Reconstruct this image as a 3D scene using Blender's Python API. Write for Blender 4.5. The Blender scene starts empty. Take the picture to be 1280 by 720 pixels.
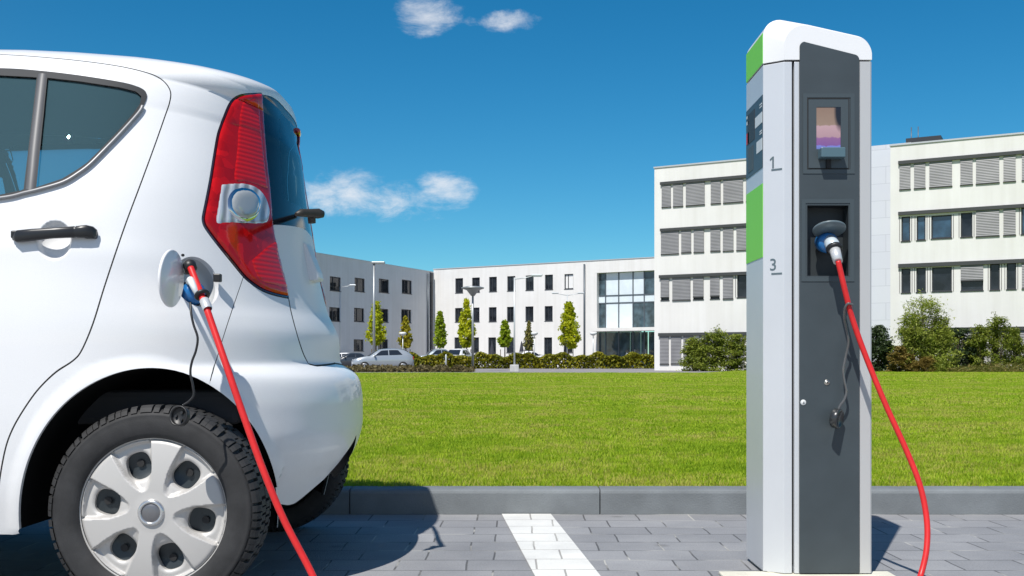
import bpy, bmesh, math, random
import numpy as np
from mathutils import Vector, Matrix
from mathutils.bvhtree import BVHTree
from mathutils.geometry import delaunay_2d_cdt
R = math.radians
PI = math.pi
random.seed(7); rng = np.random.default_rng(7)
sc = bpy.context.scene
col = sc.collection

# ------------------------------------------------------------------ camera
F, HY, CZ = 1300.0, 452.0, 0.715          # focal length in px of the 1280 wide photo, horizon row, eye height
def P(px, py, d):
    return Vector(((px-640)/F*d, d, CZ+(HY-py)/F*d))
cd = bpy.data.cameras.new('camera'); cam = bpy.data.objects.new('camera', cd); col.objects.link(cam)
cam.location = (0, 0, CZ); cam.rotation_euler = (R(90), 0, 0)
cd.sensor_width = 36; cd.lens = 36*F/1280; cd.shift_y = (HY-360)/1280
cd.clip_start = 0.05; cd.clip_end = 3000
sc.camera = cam

# ------------------------------------------------------------------ materials
def lin(c):
    return tuple((x/12.92 if x <= .04045 else ((x+.055)/1.055)**2.4) for x in c)
def mat(name, base, rough=.5, metal=0., coat=0., spec=.5, **kw):
    m = bpy.data.materials.new(name); m.use_nodes = True
    b = m.node_tree.nodes['Principled BSDF']
    b.inputs['Base Color'].default_value = (*base, 1)
    b.inputs['Roughness'].default_value = rough
    b.inputs['Metallic'].default_value = metal
    b.inputs['Coat Weight'].default_value = coat
    b.inputs['Coat Roughness'].default_value = kw.get('coat_rough', .03)
    b.inputs['Specular IOR Level'].default_value = spec
    if 'ior' in kw: b.inputs['IOR'].default_value = kw['ior']
    return m
def nt(m):
    t = m.node_tree
    return t, t.nodes, t.links, t.nodes['Principled BSDF']
def N(t, kind, **kw):
    n = t.nodes.new(kind)
    for k, v in kw.items():
        if k in n.inputs: n.inputs[k].default_value = v
        else: setattr(n, k, v)
    return n
def ramp(t, src, stops):
    r = t.nodes.new('ShaderNodeValToRGB')
    e = r.color_ramp.elements
    while len(e) < len(stops): e.new(.5)
    for q, (p, c) in zip(e, stops):
        q.position = p; q.color = (*c, 1) if len(c) == 3 else c
    t.links.new(src, r.inputs[0]); return r
def noisy(m, base, amp=.1, scale=5., bump=0., bscale=40., rough=None, detail=6, obj=True, bdist=.01):
    """mottle a material's colour by a noise and give it a fine bump"""
    t, n, l, b = nt(m)
    tc = N(t, 'ShaderNodeTexCoord')
    src = tc.outputs['Object']
    nz = N(t, 'ShaderNodeTexNoise', Scale=scale, Detail=detail, Roughness=.6)
    l.new(src, nz.inputs['Vector'])
    lo = tuple(max(0, c*(1-amp)) for c in base); hi = tuple(c*(1+amp) for c in base)
    r = ramp(t, nz.outputs['Fac'], [(.3, lo), (.7, hi)])
    l.new(r.outputs[0], b.inputs['Base Color'])
    if bump:
        nb = N(t, 'ShaderNodeTexNoise', Scale=bscale, Detail=4)
        l.new(src, nb.inputs['Vector'])
        bp = N(t, 'ShaderNodeBump', Strength=bump, Distance=bdist)
        l.new(nb.outputs['Fac'], bp.inputs['Height']); l.new(bp.outputs[0], b.inputs['Normal'])
    if rough:
        mr = N(t, 'ShaderNodeMapRange'); mr.inputs[3].default_value = rough[0]; mr.inputs[4].default_value = rough[1]
        l.new(nz.outputs['Fac'], mr.inputs[0]); l.new(mr.outputs[0], b.inputs['Roughness'])
    return m
def glass_mat(name, tint, body, refl=1.5, through=.8):
    """thin tinted pane: part see-through, part dark, with a clear reflection on top"""
    m = bpy.data.materials.new(name); m.use_nodes = True
    t = m.node_tree; n = t.nodes; n.clear()
    o = n.new('ShaderNodeOutputMaterial')
    tr = N(t, 'ShaderNodeBsdfTransparent'); tr.inputs[0].default_value = (*tint, 1)
    df = N(t, 'ShaderNodeBsdfDiffuse'); df.inputs[0].default_value = (*body, 1)
    gl = N(t, 'ShaderNodeBsdfGlossy'); gl.inputs["Roughness"].default_value = 0.0
    m1 = N(t, 'ShaderNodeMixShader'); m1.inputs[0].default_value = through
    t.links.new(df.outputs[0], m1.inputs[1]); t.links.new(tr.outputs[0], m1.inputs[2])
    fr = N(t, 'ShaderNodeFresnel', IOR=refl)
    m2 = N(t, 'ShaderNodeMixShader')
    t.links.new(fr.outputs[0], m2.inputs[0]); t.links.new(m1.outputs[0], m2.inputs[1]); t.links.new(gl.outputs[0], m2.inputs[2])
    t.links.new(m2.outputs[0], o.inputs[0])
    return m

# ------------------------------------------------------------------ scene objects
def wloc(o):
    v = Vector((0, 0, 0))
    while o is not None:
        v += o.location; o = o.parent
    return v
def tag(o, label=None, cat=None, group=None, kind=None):
    if label: o['label'] = label
    if cat: o['category'] = cat
    if group: o['group'] = group
    if kind: o['kind'] = kind
    return o
def thing(name, loc, label, cat, group=None, rz=0.):
    o = bpy.data.objects.new(name, None); col.objects.link(o)
    o.empty_display_size = .2
    o.location = loc; o.rotation_euler = (0, 0, rz)
    return tag(o, label, cat, group)
def link_mesh(name, me, mats, parent=None, loc=None):
    o = bpy.data.objects.new(name, me); col.objects.link(o)
    for m in (mats if isinstance(mats, (list, tuple)) else [mats]): me.materials.append(m)
    if parent is not None:
        w = wloc(parent); me.transform(Matrix.Translation(-w)); o.parent = parent
    elif loc is not None:
        me.transform(Matrix.Translation(-Vector(loc))); o.location = loc
    return o
def copy_tree(o, parent=None):
    c = o.copy(); col.objects.link(c)
    if parent is not None: c.parent = parent
    for ch in list(o.children): copy_tree(ch, c)
    return c

class MB:
    """collects vertices and faces for ONE mesh object (world coordinates)"""
    def __init__(s): s.v = []; s.f = []; s.m = []; s.sm = []
    def add(s, vs, fs, mi=0, smooth=False):
        k = len(s.v); s.v += [Vector(p) for p in vs]
        for f in fs: s.f.append([k+i for i in f]); s.m.append(mi); s.sm.append(smooth)
    def box(s, c, size, M=None, mi=0, bev=0.):
        x, y, z = (q/2 for q in size)
        if bev <= 0:
            vs = [Vector((i*x, j*y, k*z)) for i in (-1, 1) for j in (-1, 1) for k in (-1, 1)]
            fs = [(0, 1, 3, 2), (4, 6, 7, 5), (0, 4, 5, 1), (2, 3, 7, 6), (0, 2, 6, 4), (1, 5, 7, 3)]
        else:
            bm = bmesh.new(); bmesh.ops.create_cube(bm, size=1)
            bmesh.ops.scale(bm, vec=(2*x, 2*y, 2*z), verts=bm.verts)
            bmesh.ops.bevel(bm, geom=bm.edges[:], offset=bev, segments=2, affect='EDGES', profile=.5)
            bm.verts.index_update()
            vs = [v.co.copy() for v in bm.verts]; fs = [[v.index for v in f.verts] for f in bm.faces]; bm.free()
        if M is not None: vs = [M @ v for v in vs]
        c = Vector(c); s.add([v+c for v in vs], fs, mi)
    def tube(s, pts, rad, n=10, mi=0, caps=True, smooth=True):
        pts = [Vector(p) for p in pts]; m = len(pts)
        rads = rad if isinstance(rad, (list, tuple)) else [rad]*m
        T = [(pts[min(i+1, m-1)]-pts[max(i-1, 0)]).normalized() for i in range(m)]
        up = Vector((0, 0, 1)) if abs(T[0].z) < .9 else Vector((1, 0, 0))
        nrm = T[0].cross(up).normalized(); vs = []
        for i in range(m):
            nrm = (nrm - T[i]*nrm.dot(T[i])).normalized(); b = T[i].cross(nrm)
            for j in range(n):
                a = 2*PI*j/n; vs.append(pts[i]+(nrm*math.cos(a)+b*math.sin(a))*rads[i])
        fs = [(i*n+j, i*n+(j+1) % n, (i+1)*n+(j+1) % n, (i+1)*n+j) for i in range(m-1) for j in range(n)]
        s.add(vs, fs, mi, smooth)
        if caps:
            k = len(s.v)-len(vs)
            s.f.append([k+j for j in range(n)][::-1]); s.m.append(mi); s.sm.append(False)
            s.f.append([k+(m-1)*n+j for j in range(n)]); s.m.append(mi); s.sm.append(False)
    def lathe(s, prof, M, n=24, mi=0, smooth=True, arc=None, close=False):
        """prof: (radius, axial) pairs turned about local z, then placed by M"""
        vs = []; fs = []; m = len(prof)
        for j in range(n):
            a = 2*PI*j/n
            for r, z in prof: vs.append(M @ Vector((r*math.cos(a), r*math.sin(a), z)))
        for j in range(n):
            j2 = (j+1) % n
            for i in range(m-1): fs.append((j*m+i, j2*m+i, j2*m+i+1, j*m+i+1))
            if close: fs.append((j*m+m-1, j2*m+m-1, j2*m, j*m))
        s.add(vs, fs, mi, smooth)
    def prism(s, poly, ax_o, ax_u, ax_v, ax_n, depth, mi=0):
        """polygon (u,v) extruded along ax_n"""
        o, u, v, nn = Vector(ax_o), Vector(ax_u), Vector(ax_v), Vector(ax_n)
        a = [o+u*p[0]+v*p[1] for p in poly]; b = [p+nn*depth for p in a]; n = len(poly)
        s.add(a+b, [list(range(n))[::-1], list(range(n, 2*n))]+[(i, (i+1) % n, n+(i+1) % n, n+i) for i in range(n)], mi)
    def build(s, name, mats, parent=None, loc=None, bevel=0., fix=True, smooth_angle=None):
        me = bpy.data.meshes.new(name)
        me.from_pydata([tuple(v) for v in s.v], [], s.f); me.update()
        me.polygons.foreach_set('material_index', s.m); me.polygons.foreach_set('use_smooth', s.sm)
        if fix or bevel:
            bm = bmesh.new(); bm.from_mesh(me)
            if fix: bmesh.ops.recalc_face_normals(bm, faces=bm.faces[:])
            if bevel:
                es = [e for e in bm.edges if len(e.link_faces) == 2 and e.calc_face_angle(0) > R(35)]
                bmesh.ops.bevel(bm, geom=es, offset=bevel, segments=2, affect='EDGES', profile=.5, clamp_overlap=True)
            bm.to_mesh(me); bm.free()
        return link_mesh(name, me, mats, parent, loc)

def cr(pts, k=8):
    """Catmull-Rom through points"""
    pts = [Vector(p) for p in pts]; out = []
    for i in range(len(pts)-1):
        p0, p1, p2, p3 = pts[max(i-1, 0)], pts[i], pts[i+1], pts[min(i+2, len(pts)-1)]
        for j in range(k):
            t = j/k
            out.append(.5*((2*p1)+(p2-p0)*t+(2*p0-5*p1+4*p2-p3)*t*t+(3*p1-p0-3*p2+p3)*t**3))
    out.append(pts[-1]); return out
def frame_to(n, up=(0, 0, 1)):
    """rotation whose local z points along n"""
    n = Vector(n).normalized(); u = Vector(up)
    x = u.cross(n)
    if x.length < 1e-4: x = Vector((1, 0, 0))
    x.normalize(); y = n.cross(x)
    return Matrix((x, y, n)).transposed().to_4x4()
def place(pos, n, up=(0, 0, 1)):
    return Matrix.Translation(Vector(pos)) @ frame_to(n, up)
def text_mesh(name, s, size, M, m, parent, depth=.001, align='CENTER'):
    cu = bpy.data.curves.new(name, 'FONT'); cu.body = s; cu.size = size; cu.extrude = depth
    cu.align_x = align; cu.align_y = 'CENTER'
    o = bpy.data.objects.new(name, cu); col.objects.link(o)
    dg = bpy.context.evaluated_depsgraph_get(); dg.update()
    me = bpy.data.meshes.new_from_object(o.evaluated_get(dg))
    bpy.data.objects.remove(o); bpy.data.curves.remove(cu)
    me.transform(M); me.materials.clear()
    return link_mesh(name, me, m, parent)

# ------------------------------------------------------------------ light
SUN_AZ, SUN_EL = 25.0, 56.0      # sun behind the camera, this far round to its left
to_sun = Vector((-math.sin(R(SUN_AZ))*math.cos(R(SUN_EL)), -math.cos(R(SUN_AZ))*math.cos(R(SUN_EL)), math.sin(R(SUN_EL))))
sd = bpy.data.lights.new('sun', 'SUN'); so = bpy.data.objects.new('sun', sd); col.objects.link(so)
sd.energy = 4.8; sd.angle = R(.53); sd.color = (1, .965, .91)
so.rotation_euler = to_sun.to_track_quat('Z', 'Y').to_euler(); so.location = (-8, -10, 20)

w = bpy.data.worlds.new('World'); sc.world = w; w.use_nodes = True
t = w.node_tree; bgn = t.nodes['Background']
sky = N(t, 'ShaderNodeTexSky', sky_type='NISHITA', sun_disc=False)
sky.sun_elevation = R(SUN_EL); sky.sun_rotation = math.atan2(to_sun.x, to_sun.y)
sky.air_density = 1.0; sky.dust_density = 0.; sky.ozone_density = 2.0; sky.altitude = 250
hs = N(t, 'ShaderNodeHueSaturation'); hs.inputs['Saturation'].default_value = 1.2; hs.inputs['Hue'].default_value = .5; hs.inputs['Value'].default_value = 1.0
tint = N(t, 'ShaderNodeMix', data_type='RGBA', blend_type='MULTIPLY', Factor=1.0); tint.inputs['B'].default_value = (.60, .95, 1.06, 1)
t.links.new(sky.outputs[0], tint.inputs['A']); t.links.new(tint.outputs['Result'], hs.inputs['Color'])
# the sky away from the sun is the deeper blue; towards the sun it stays as it is
tg = N(t, 'ShaderNodeTexCoord'); sg = N(t, 'ShaderNodeVectorMath', operation='DOT_PRODUCT'); t.links.new(tg.outputs['Generated'], sg.inputs[0]); sg.inputs[1].default_value = (math.sin(R(SUN_AZ)), math.cos(R(SUN_AZ)), 0)
gm = N(t, 'ShaderNodeMapRange', interpolation_type='SMOOTHSTEP'); gm.inputs[1].default_value = -.3; gm.inputs[2].default_value = .7; t.links.new(sg.outputs['Value'], gm.inputs[0])
t.links.new(gm.outputs[0], tint.inputs['Factor'])
sm_ = N(t, 'ShaderNodeMapRange'); sm_.inputs[3].default_value = 1.05; sm_.inputs[4].default_value = 1.2; t.links.new(gm.outputs[0], sm_.inputs[0]); t.links.new(sm_.outputs[0], hs.inputs['Saturation'])
# clouds: soft fractal wisps at fixed directions of the sky
tc = N(t, 'ShaderNodeTexCoord'); sp = N(t, 'ShaderNodeSeparateXYZ'); t.links.new(tc.outputs['Generated'], sp.inputs[0])
def M_(op, a, b=None, c=None):
    n = t.nodes.new('ShaderNodeMath'); n.operation = op
    for i, q in enumerate((a, b, c)):
        if q is None: continue
        if isinstance(q, (int, float)): n.inputs[i].default_value = q
        else: t.links.new(q, n.inputs[i])
    return n.outputs[0]
yy = M_('MAXIMUM', sp.outputs['Y'], .02)
ax = M_('DIVIDE', sp.outputs['X'], yy); az = M_('DIVIDE', sp.outputs['Z'], yy)
cmb = N(t, 'ShaderNodeCombineXYZ'); t.links.new(ax, cmb.inputs[0]); t.links.new(az, cmb.inputs[1])
mp = N(t, 'ShaderNodeMapping'); mp.inputs['Scale'].default_value = (1.0, 1.9, 1); t.links.new(cmb.outputs[0], mp.inputs[0])
nz = N(t, 'ShaderNodeTexNoise', Scale=17.0, Detail=11.0, Roughness=.66, Distortion=.25); t.links.new(mp.outputs[0], nz.inputs['Vector'])
total = None
for (px, py, rx, ry, k) in ((532, 17, 62, 34, 1.0), (628, 27, 66, 20, .85), (430, 243, 92, 40, 1.0), (490, 250, 84, 34, .95), (557, 236, 54, 30, 1.0), (545, 262, 64, 20, .65),
                            (-120, 120, 260, 50, .9), (1650, 120, 240, 60, .9), (1900, 260, 300, 60, .8)):
    dx = M_('MULTIPLY', M_('SUBTRACT', ax, (px-640)/F), F/rx); dz = M_('MULTIPLY', M_('SUBTRACT', az, (HY-py)/F), F/ry)
    d2 = M_('ADD', M_('MULTIPLY', dx, dx), M_('MULTIPLY', dz, dz))
    e = M_('MULTIPLY', M_('SUBTRACT', 1.0, d2), k); e = M_('MAXIMUM', e, -1.0)
    total = e if total is None else M_('MAXIMUM', total, e)
den = M_('ADD', M_('MULTIPLY', total, .38), M_('SUBTRACT', nz.outputs['Fac'], .5))
mr = N(t, 'ShaderNodeMapRange', interpolation_type='SMOOTHSTEP'); mr.inputs[1].default_value = .13; mr.inputs[2].default_value = .56
mr.inputs[3].default_value = 0; mr.inputs[4].default_value = .85
t.links.new(den, mr.inputs[0])
mx = N(t, 'ShaderNodeMix', data_type='RGBA'); t.links.new(mr.outputs[0], mx.inputs['Factor'])
t.links.new(hs.outputs[0], mx.inputs['A']); mx.inputs['B'].default_value = (9.0, 9.2, 9.6, 1)
t.links.new(mx.outputs['Result'], bgn.inputs['Color']); bgn.inputs['Strength'].default_value = .085
vs = sc.view_settings; vs.view_transform = 'Standard'; vs.look = 'None'; vs.gamma = 1; vs.exposure = .2; vs.use_curve_mapping = False
sc.cycles.max_bounces = 8; sc.cycles.transparent_max_bounces = 12
# ================================================================== the white hatchback
YC = 3.70                                   # its centre plane; its near side faces the camera
def pchip(xk, yk, x):
    xk = np.asarray(xk, float); yk = np.asarray(yk, float); x = np.clip(x, xk[0], xk[-1])
    h = np.diff(xk); d = np.diff(yk)/h; m = np.zeros(len(xk))
    for i in range(1, len(xk)-1):
        if d[i-1]*d[i] > 0: m[i] = 2*d[i-1]*d[i]/(d[i-1]+d[i])
    m[0] = d[0]; m[-1] = d[-1]
    i = np.clip(np.searchsorted(xk, x)-1, 0, len(h)-1); t_ = (x-xk[i])/h[i]
    return ((2*t_**3-3*t_**2+1)*yk[i]+(t_**3-2*t_**2+t_)*h[i]*m[i]+(-2*t_**3+3*t_**2)*yk[i+1]+(t_**3-t_**2)*h[i]*m[i+1])
prof = [(.16, .775), (.25, .80), (.40, .826), (.60, .842), (.80, .846), (.95, .838), (1.08, .822), (1.18, .798), (1.30, .756),
        (1.42, .706), (1.52, .662), (1.60, .618), (1.650, .562), (1.680, .49), (1.700, .38), (1.712, .25), (1.717, .12), (1.718, 0.)]
pz = np.array([p[0] for p in prof]); pw = np.array([p[1] for p in prof])
pv = np.concatenate([[0], np.cumsum(np.hypot(np.diff(pz), np.diff(pw)))]); VTOP = pv[-1]
Zv = lambda v: pchip(pv, pz, v)
Wv = lambda v: pchip(pv, pw, v)
XS = -1.35; LU = .80; UMAX = LU*PI/2; XSF = -2.95; LM = XS-XSF
UMIN = -LM-LU*PI/2
def nexp(z): return np.interp(z, [.2, .55, .85, 1.1, 1.5, 1.60, 1.66, 1.72], [2.3, 2.3, 2.35, 2.3, 2.3, 2.6, 3.6, 4.2])
# the rear outline of the photograph, solved for the length of each level
sil = [(80, 345), (100, 356), (110, 361), (121, 366), (130, 368), (160, 372), (200, 377), (240, 382), (285, 389), (343, 398), (395, 411), (412, 419.5), (425, 424), (453, 425.5),
       (457, 428), (461, 437), (468, 446), (480, 451), (500, 453.5), (525, 453.5), (543, 450), (560, 443), (580, 432), (600, 424), (620, 415), (640, 408), (680, 395)]
sy = [q[0] for q in sil]; sx = [q[1] for q in sil]
phis = np.linspace(-PI/2, PI/2, 361)
def plan(Xr, W, n):
    c, s = np.cos(phis), np.sin(phis); r = (np.abs(c)**n+np.abs(s)**n)**(-1/n)
    return XS+(Xr-XS)*r*c, W*r*s
zk = np.concatenate([np.arange(.16, .70, .012), np.arange(.70, .745, .004), np.arange(.75, 1.66, .02)]); xk = []
for z in zk:
    W = float(np.interp(z, pz, pw)); n = float(nexp(z)); lo, hi = -1.25, .1
    for it in range(40):
        mid = (lo+hi)/2; X, wv = plan(mid, W, n); y = YC-wv; i = int(np.argmax(X/y))
        gz = min(max((z-1.2)/.4, 0), 1); gz = gz*gz*(3-2*gz); z_ = z-float(np.interp(X[i], [-1.75, -1.5, -1.35, -1.16, -.985, -.845, -.77, -.70, -.6], [0, .003, .010, .024, .042, .060, .071, .083, .10]))*gz
        tgt = (float(pchip(sy, sx, HY-(z_-CZ)*F/y[i]))-640)/F
        if X[i]/y[i] > tgt: hi = mid
        else: lo = mid
    xk.append(mid)
xk = np.array(xk)
xs_ = np.interp(np.arange(.16, 1.66, .005), zk, xk); ker = np.exp(-np.linspace(-2, 2, 9)**2); ker /= ker.sum(); xs_ = np.convolve(np.pad(xs_, 4, 'edge'), ker, 'valid')
zk = np.arange(.16, 1.66, .005); xk = xs_
k0 = zk <= 1.53; xe = float(xk[k0][-1]); sl0 = (float(xk[k0][-1])-float(xk[k0][-40]))/(float(zk[k0][-1])-float(zk[k0][-40]))
zk = np.concatenate([zk[k0], [1.58, 1.62, 1.650, 1.675, 1.695, 1.708, 1.718]]); xk = np.concatenate([xk[k0], [xe+sl0*.05-.012, xe+sl0*.09-.018, xe+sl0*.12-.022, xe+sl0*.145-.018, xe+sl0*.165-.015, xe-.03, xe-.06]])
Xrv = lambda z: np.interp(z, zk, xk)
def Xfv(z): return np.interp(z, [.16, .3, .5, .8, .95, 1.1, 1.4, 1.6, 1.7], [-4.0, -4.08, -4.12, -4.08, -4.0, -3.85, -3.5, -3.25, -3.1])
def spow(a, p): return np.sign(a)*np.abs(a)**p
def drop(X): return np.interp(X, [-1.75, -1.5, -1.35, -1.16, -.985, -.845, -.77, -.70, -.6], [0, .003, .010, .024, .042, .060, .071, .083, .10])
def surf0(u, v):
    u = np.asarray(u, float); v = np.asarray(v, float)
    z = Zv(v); W = Wv(v); n = nexp(z); Xr = Xrv(z); Xf = Xfv(z)
    ph = PI/2-np.maximum(u, 0)/LU; c, s = np.cos(ph), np.sin(ph); r = (np.abs(c)**n+np.abs(s)**n)**(-1/n)
    Xb = XS+(Xr-XS)*r*c; wb = W*r*s
    pf = PI/2-np.maximum(-LM-u, 0)/LU; c2, s2 = np.cos(pf), np.sin(pf); n2 = 2.5; r2 = (np.abs(c2)**n2+np.abs(s2)**n2)**(-1/n2)
    Xa = XSF+(Xf-XSF)*r2*c2; wa = W*r2*s2
    X = np.where(u >= 0, Xb, np.where(u < -LM, Xa, XS+u)); w_ = np.where(u >= 0, wb, np.where(u < -LM, wa, W))
    g = np.clip((z-1.2)/.4, 0, 1); g = g*g*(3-2*g)
    z2 = z-drop(X)*g
    cap = np.interp(X, [-4.15, -3.9, -3.35, -2.55, -2.2], [.80, .95, 1.08, 1.66, 1.9])
    z2 = np.where(z2 > cap, cap+(z2-cap)*.06, z2)
    return np.stack([X, YC-w_, z2], -1)
def normal0(u, v):
    h = 1e-4; v = np.clip(v, h, VTOP-h)
    du = surf0(u+h, v)-surf0(u-h, v); dv = surf0(u, v+h)-surf0(u, v-h)
    n = np.cross(du, dv); ln = np.linalg.norm(n, axis=-1, keepdims=True); n = n/np.maximum(ln, 1e-12)
    return np.where(ln > 1e-11, n, np.array([0, 0, 1.]))
# pixel -> (u, v): rays against a fine grid of the surface
gu = np.linspace(UMIN+.02, UMAX, 560); gv = np.linspace(0, VTOP, 300)
GU, GV = np.meshgrid(gu, gv, indexing='ij'); GP = surf0(GU, GV).reshape(-1, 3)
nu, nv = len(gu), len(gv); tris = []
for i in range(nu-1):
    for j in range(nv-1):
        a = i*nv+j; tris.append((a, a+nv, a+nv+1)); tris.append((a, a+nv+1, a+1))
bvh = BVHTree.FromPolygons([tuple(p) for p in GP], tris)
UVf = np.stack([GU.ravel(), GV.ravel()], -1)
def uv_at(px, py):
    o = Vector((0, 0, CZ)); last = None
    for k in range(60):
        d = Vector(((px-640)/F, 1, (HY-py)/F)).normalized()
        hit = bvh.ray_cast(o, d)
        if hit[0] is not None:
            tr = tris[hit[2]]; A, B, C_ = (GP[q] for q in tr); p = np.array(hit[0])
            v0, v1, v2 = B-A, C_-A, p-A
            d00, d01, d11, d20, d21 = v0@v0, v0@v1, v1@v1, v2@v0, v2@v1; den_ = d00*d11-d01*d01
            b1 = (d11*d20-d01*d21)/den_; b2 = (d00*d21-d01*d20)/den_
            return (1-b1-b2)*UVf[tr[0]]+b1*UVf[tr[1]]+b2*UVf[tr[2]]
        if py < 150 and px < 300: py += 1
        else: px -= 1
    raise ValueError((px, py))
def dens(pts, step):
    out = []
    for a, b in zip(pts[:-1], pts[1:]):
        n = max(1, int(math.hypot(b[0]-a[0], b[1]-a[1])/step))
        out += [(a[0]+(b[0]-a[0])*i/n, a[1]+(b[1]-a[1])*i/n) for i in range(n)]
    return out+[tuple(pts[-1])]
def smooth2(pts, k=6): return [(p.x, p.y) for p in cr([(a, b, 0) for a, b in pts], k)]
def to_uv(pix, step=5, smooth=True, close=False):
    if close: pix = list(pix)+[pix[0]]
    q = smooth2(pix) if smooth else pix
    q = dens(q, step)
    r = np.array([uv_at(*p) for p in q])
    return r[:-1] if close else r
def resample(pl, step, close=False):
    pl = np.asarray(pl); 
    if close: pl = np.vstack([pl, pl[:1]])
    seg = np.linalg.norm(np.diff(pl, axis=0), axis=1); s = np.concatenate([[0], np.cumsum(seg)]); n = max(3, int(round(s[-1]/step)))
    q = np.linspace(0, s[-1], n+1); r = np.stack([np.interp(q, s, pl[:, 0]), np.interp(q, s, pl[:, 1])], -1)
    return r[:-1] if close else r
def inset(pl, d):
    """closed polygon moved inwards by d (any orientation)"""
    pl = np.asarray(pl); nx = np.roll(pl, -1, 0); pvs = np.roll(pl, 1, 0); tg = nx-pvs; tg /= np.maximum(np.linalg.norm(tg, axis=1, keepdims=True), 1e-9)
    area = np.sum(pl[:, 0]*nx[:, 1]-nx[:, 0]*pl[:, 1]); nr = np.stack([-tg[:, 1], tg[:, 0]], -1)*(1 if area > 0 else -1)
    return pl+nr*d
def offset_open(pl, d):
    tg = np.gradient(pl, axis=0); tg /= np.maximum(np.linalg.norm(tg, axis=1, keepdims=True), 1e-9)
    return pl+np.stack([-tg[:, 1], tg[:, 0]], -1)*d
def in_poly(pts, poly):
    x, y = pts[:, 0], pts[:, 1]; ins = np.zeros(len(pts), bool); n = len(poly)
    for i in range(n):
        x1, y1 = poly[i]; x2, y2 = poly[(i+1) % n]
        if y1 == y2: continue
        c = ((y1 > y) != (y2 > y)) & (x < (x2-x1)*(y-y1)/(y2-y1)+x1)
        ins ^= c
    return ins
def dist_pl(pts, pl, close=False):
    pl = np.asarray(pl); 
    if close: pl = np.vstack([pl, pl[:1]])
    best = np.full(len(pts), 1e9)
    for a, b in zip(pl[:-1], pl[1:]):
        ab = b-a; L2 = ab@ab
        if L2 < 1e-14: continue
        t_ = np.clip(((pts-a)@ab)/L2, 0, 1); best = np.minimum(best, np.linalg.norm(pts-(a+t_[:, None]*ab), axis=1))
    return best

# ---- outlines read off the photograph
door_px = [(-290, 62), (-100, 63), (0, 68), (47, 71), (100, 76), (150, 83), (187, 92), (204, 101), (213, 114), (212, 128), (206, 146), (193, 183), (175, 232), (157, 280), (143, 321), (130, 360), (116, 405),
           (102, 438), (91, 451), (70, 465), (52, 482), (39, 498), (24, 521), (14, 540), (7, 560), (1, 590), (-3, 620), (-8, 655), (-60, 658), (-150, 660), (-280, 662), (-300, 500), (-300, 300)]
win_px = [(-262, 96), (-200, 90), (-100, 86), (0, 86), (48, 89), (100, 95), (150, 103), (171, 108.5), (181, 114), (183.5, 121), (180, 131), (173, 143), (150, 169), (127, 193), (113, 207), (100, 217), (80, 229),
          (50, 238), (33, 242), (0, 249), (-100, 258), (-200, 264), (-275, 267), (-283, 250), (-275, 180)]
quarter_px = [(59.5, 98), (100, 102.5), (150, 110), (170, 115), (176.5, 121), (175, 130), (167, 142), (146, 166), (123, 190), (109, 204), (96, 213), (78, 224), (46, 234.5)]
pane_px = [(-255, 106), (-200, 99), (-100, 95), (0, 95), (46.5, 97.5), (30, 238), (0, 244), (-100, 253), (-200, 259), (-268, 261), (-268, 200)]
lamp_px = [(327, 116), (317, 116.5), (308, 117), (300, 118.5), (293, 122), (286, 130), (279.5, 145), (275, 157), (271, 170), (266.5, 196), (262, 224), (257, 250), (253, 270), (253, 277), (256, 285), (266, 299), (277, 313), (290, 329),
           (304, 346), (313, 354), (323, 361), (333, 366), (346, 370), (361, 373)]
lamp_right = [(361, 373), (359, 360), (354, 340), (347, 312), (343.5, 295), (341, 280), (339.6, 262), (337.5, 236), (333, 195), (330, 158), (328, 130), (327, 116)]
arch_c = (186, 641); arch_rx, arch_ry = 161, 180
arch_px = [(arch_c[0]+arch_rx*math.cos(a), arch_c[1]-arch_ry*math.sin(a)) for a in np.linspace(R(-6), R(186), 60)]
bottom_px = [(-420, 664), (-200, 666), (0, 668), (18, 668), (30, 664), (60, 666), (300, 662), (344, 640), (350, 630), (360, 631.5), (368, 629.5), (378, 622), (391, 611), (405, 599), (422, 580), (434, 564), (440, 555)]
win_uv = resample(to_uv(win_px, 4, close=True), .010, True)
quarter_uv = resample(to_uv(quarter_px, 4, smooth=False, close=True), .009, True)
pane_uv = resample(to_uv(pane_px, 4, smooth=False, close=True), .010, True)
door_uv = resample(to_uv(door_px, 4, close=True), .010, True)
lampL = to_uv(lamp_px, 3); lampR = to_uv(lamp_right, 3, smooth=False)
lamp_uv = resample(np.vstack([lampL[:-1], lampR[:-1]]), .006, True)
fuel_c = uv_at(246, 352); FR = .0735
fuel_uv = np.array([fuel_c+FR*np.array([math.cos(a), math.sin(a)]) for a in np.linspace(0, 2*PI, 60, endpoint=False)])
arch_uv = resample(to_uv(arch_px, 4, smooth=False), .008)
seam_bumper = resample(to_uv([(304, 347), (293, 379), (282, 412), (272, 445), (262, 476)], 3), .006)
glass_top = to_uv([(328, 118.5), (338, 120.5), (347, 126), (354, 133)], 2)
glass_top = np.vstack([glass_top, [[UMAX, glass_top[-1][1]-.004]]])
glass_low = to_uv([(341.5, 281), (355, 281.5), (370, 283.5), (382, 286.5)], 2)
glass_low = np.vstack([glass_low, [[UMAX, glass_low[-1][1]-.004]]])
rear_glass_uv = resample(np.vstack([glass_top, glass_low[::-1], lampR[4:-1]]), .008, True)
hatch_edge = to_uv([(361, 374), (363.5, 388), (368, 406), (374, 427), (380, 444), (386, 455)], 2)
hatch_low = np.vstack([hatch_edge[-1:], to_uv([(395, 457.2), (408, 456), (421, 454)], 2)])
hatch_low = np.vstack([hatch_low, [[UMAX, hatch_low[-1][1]]]])
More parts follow.
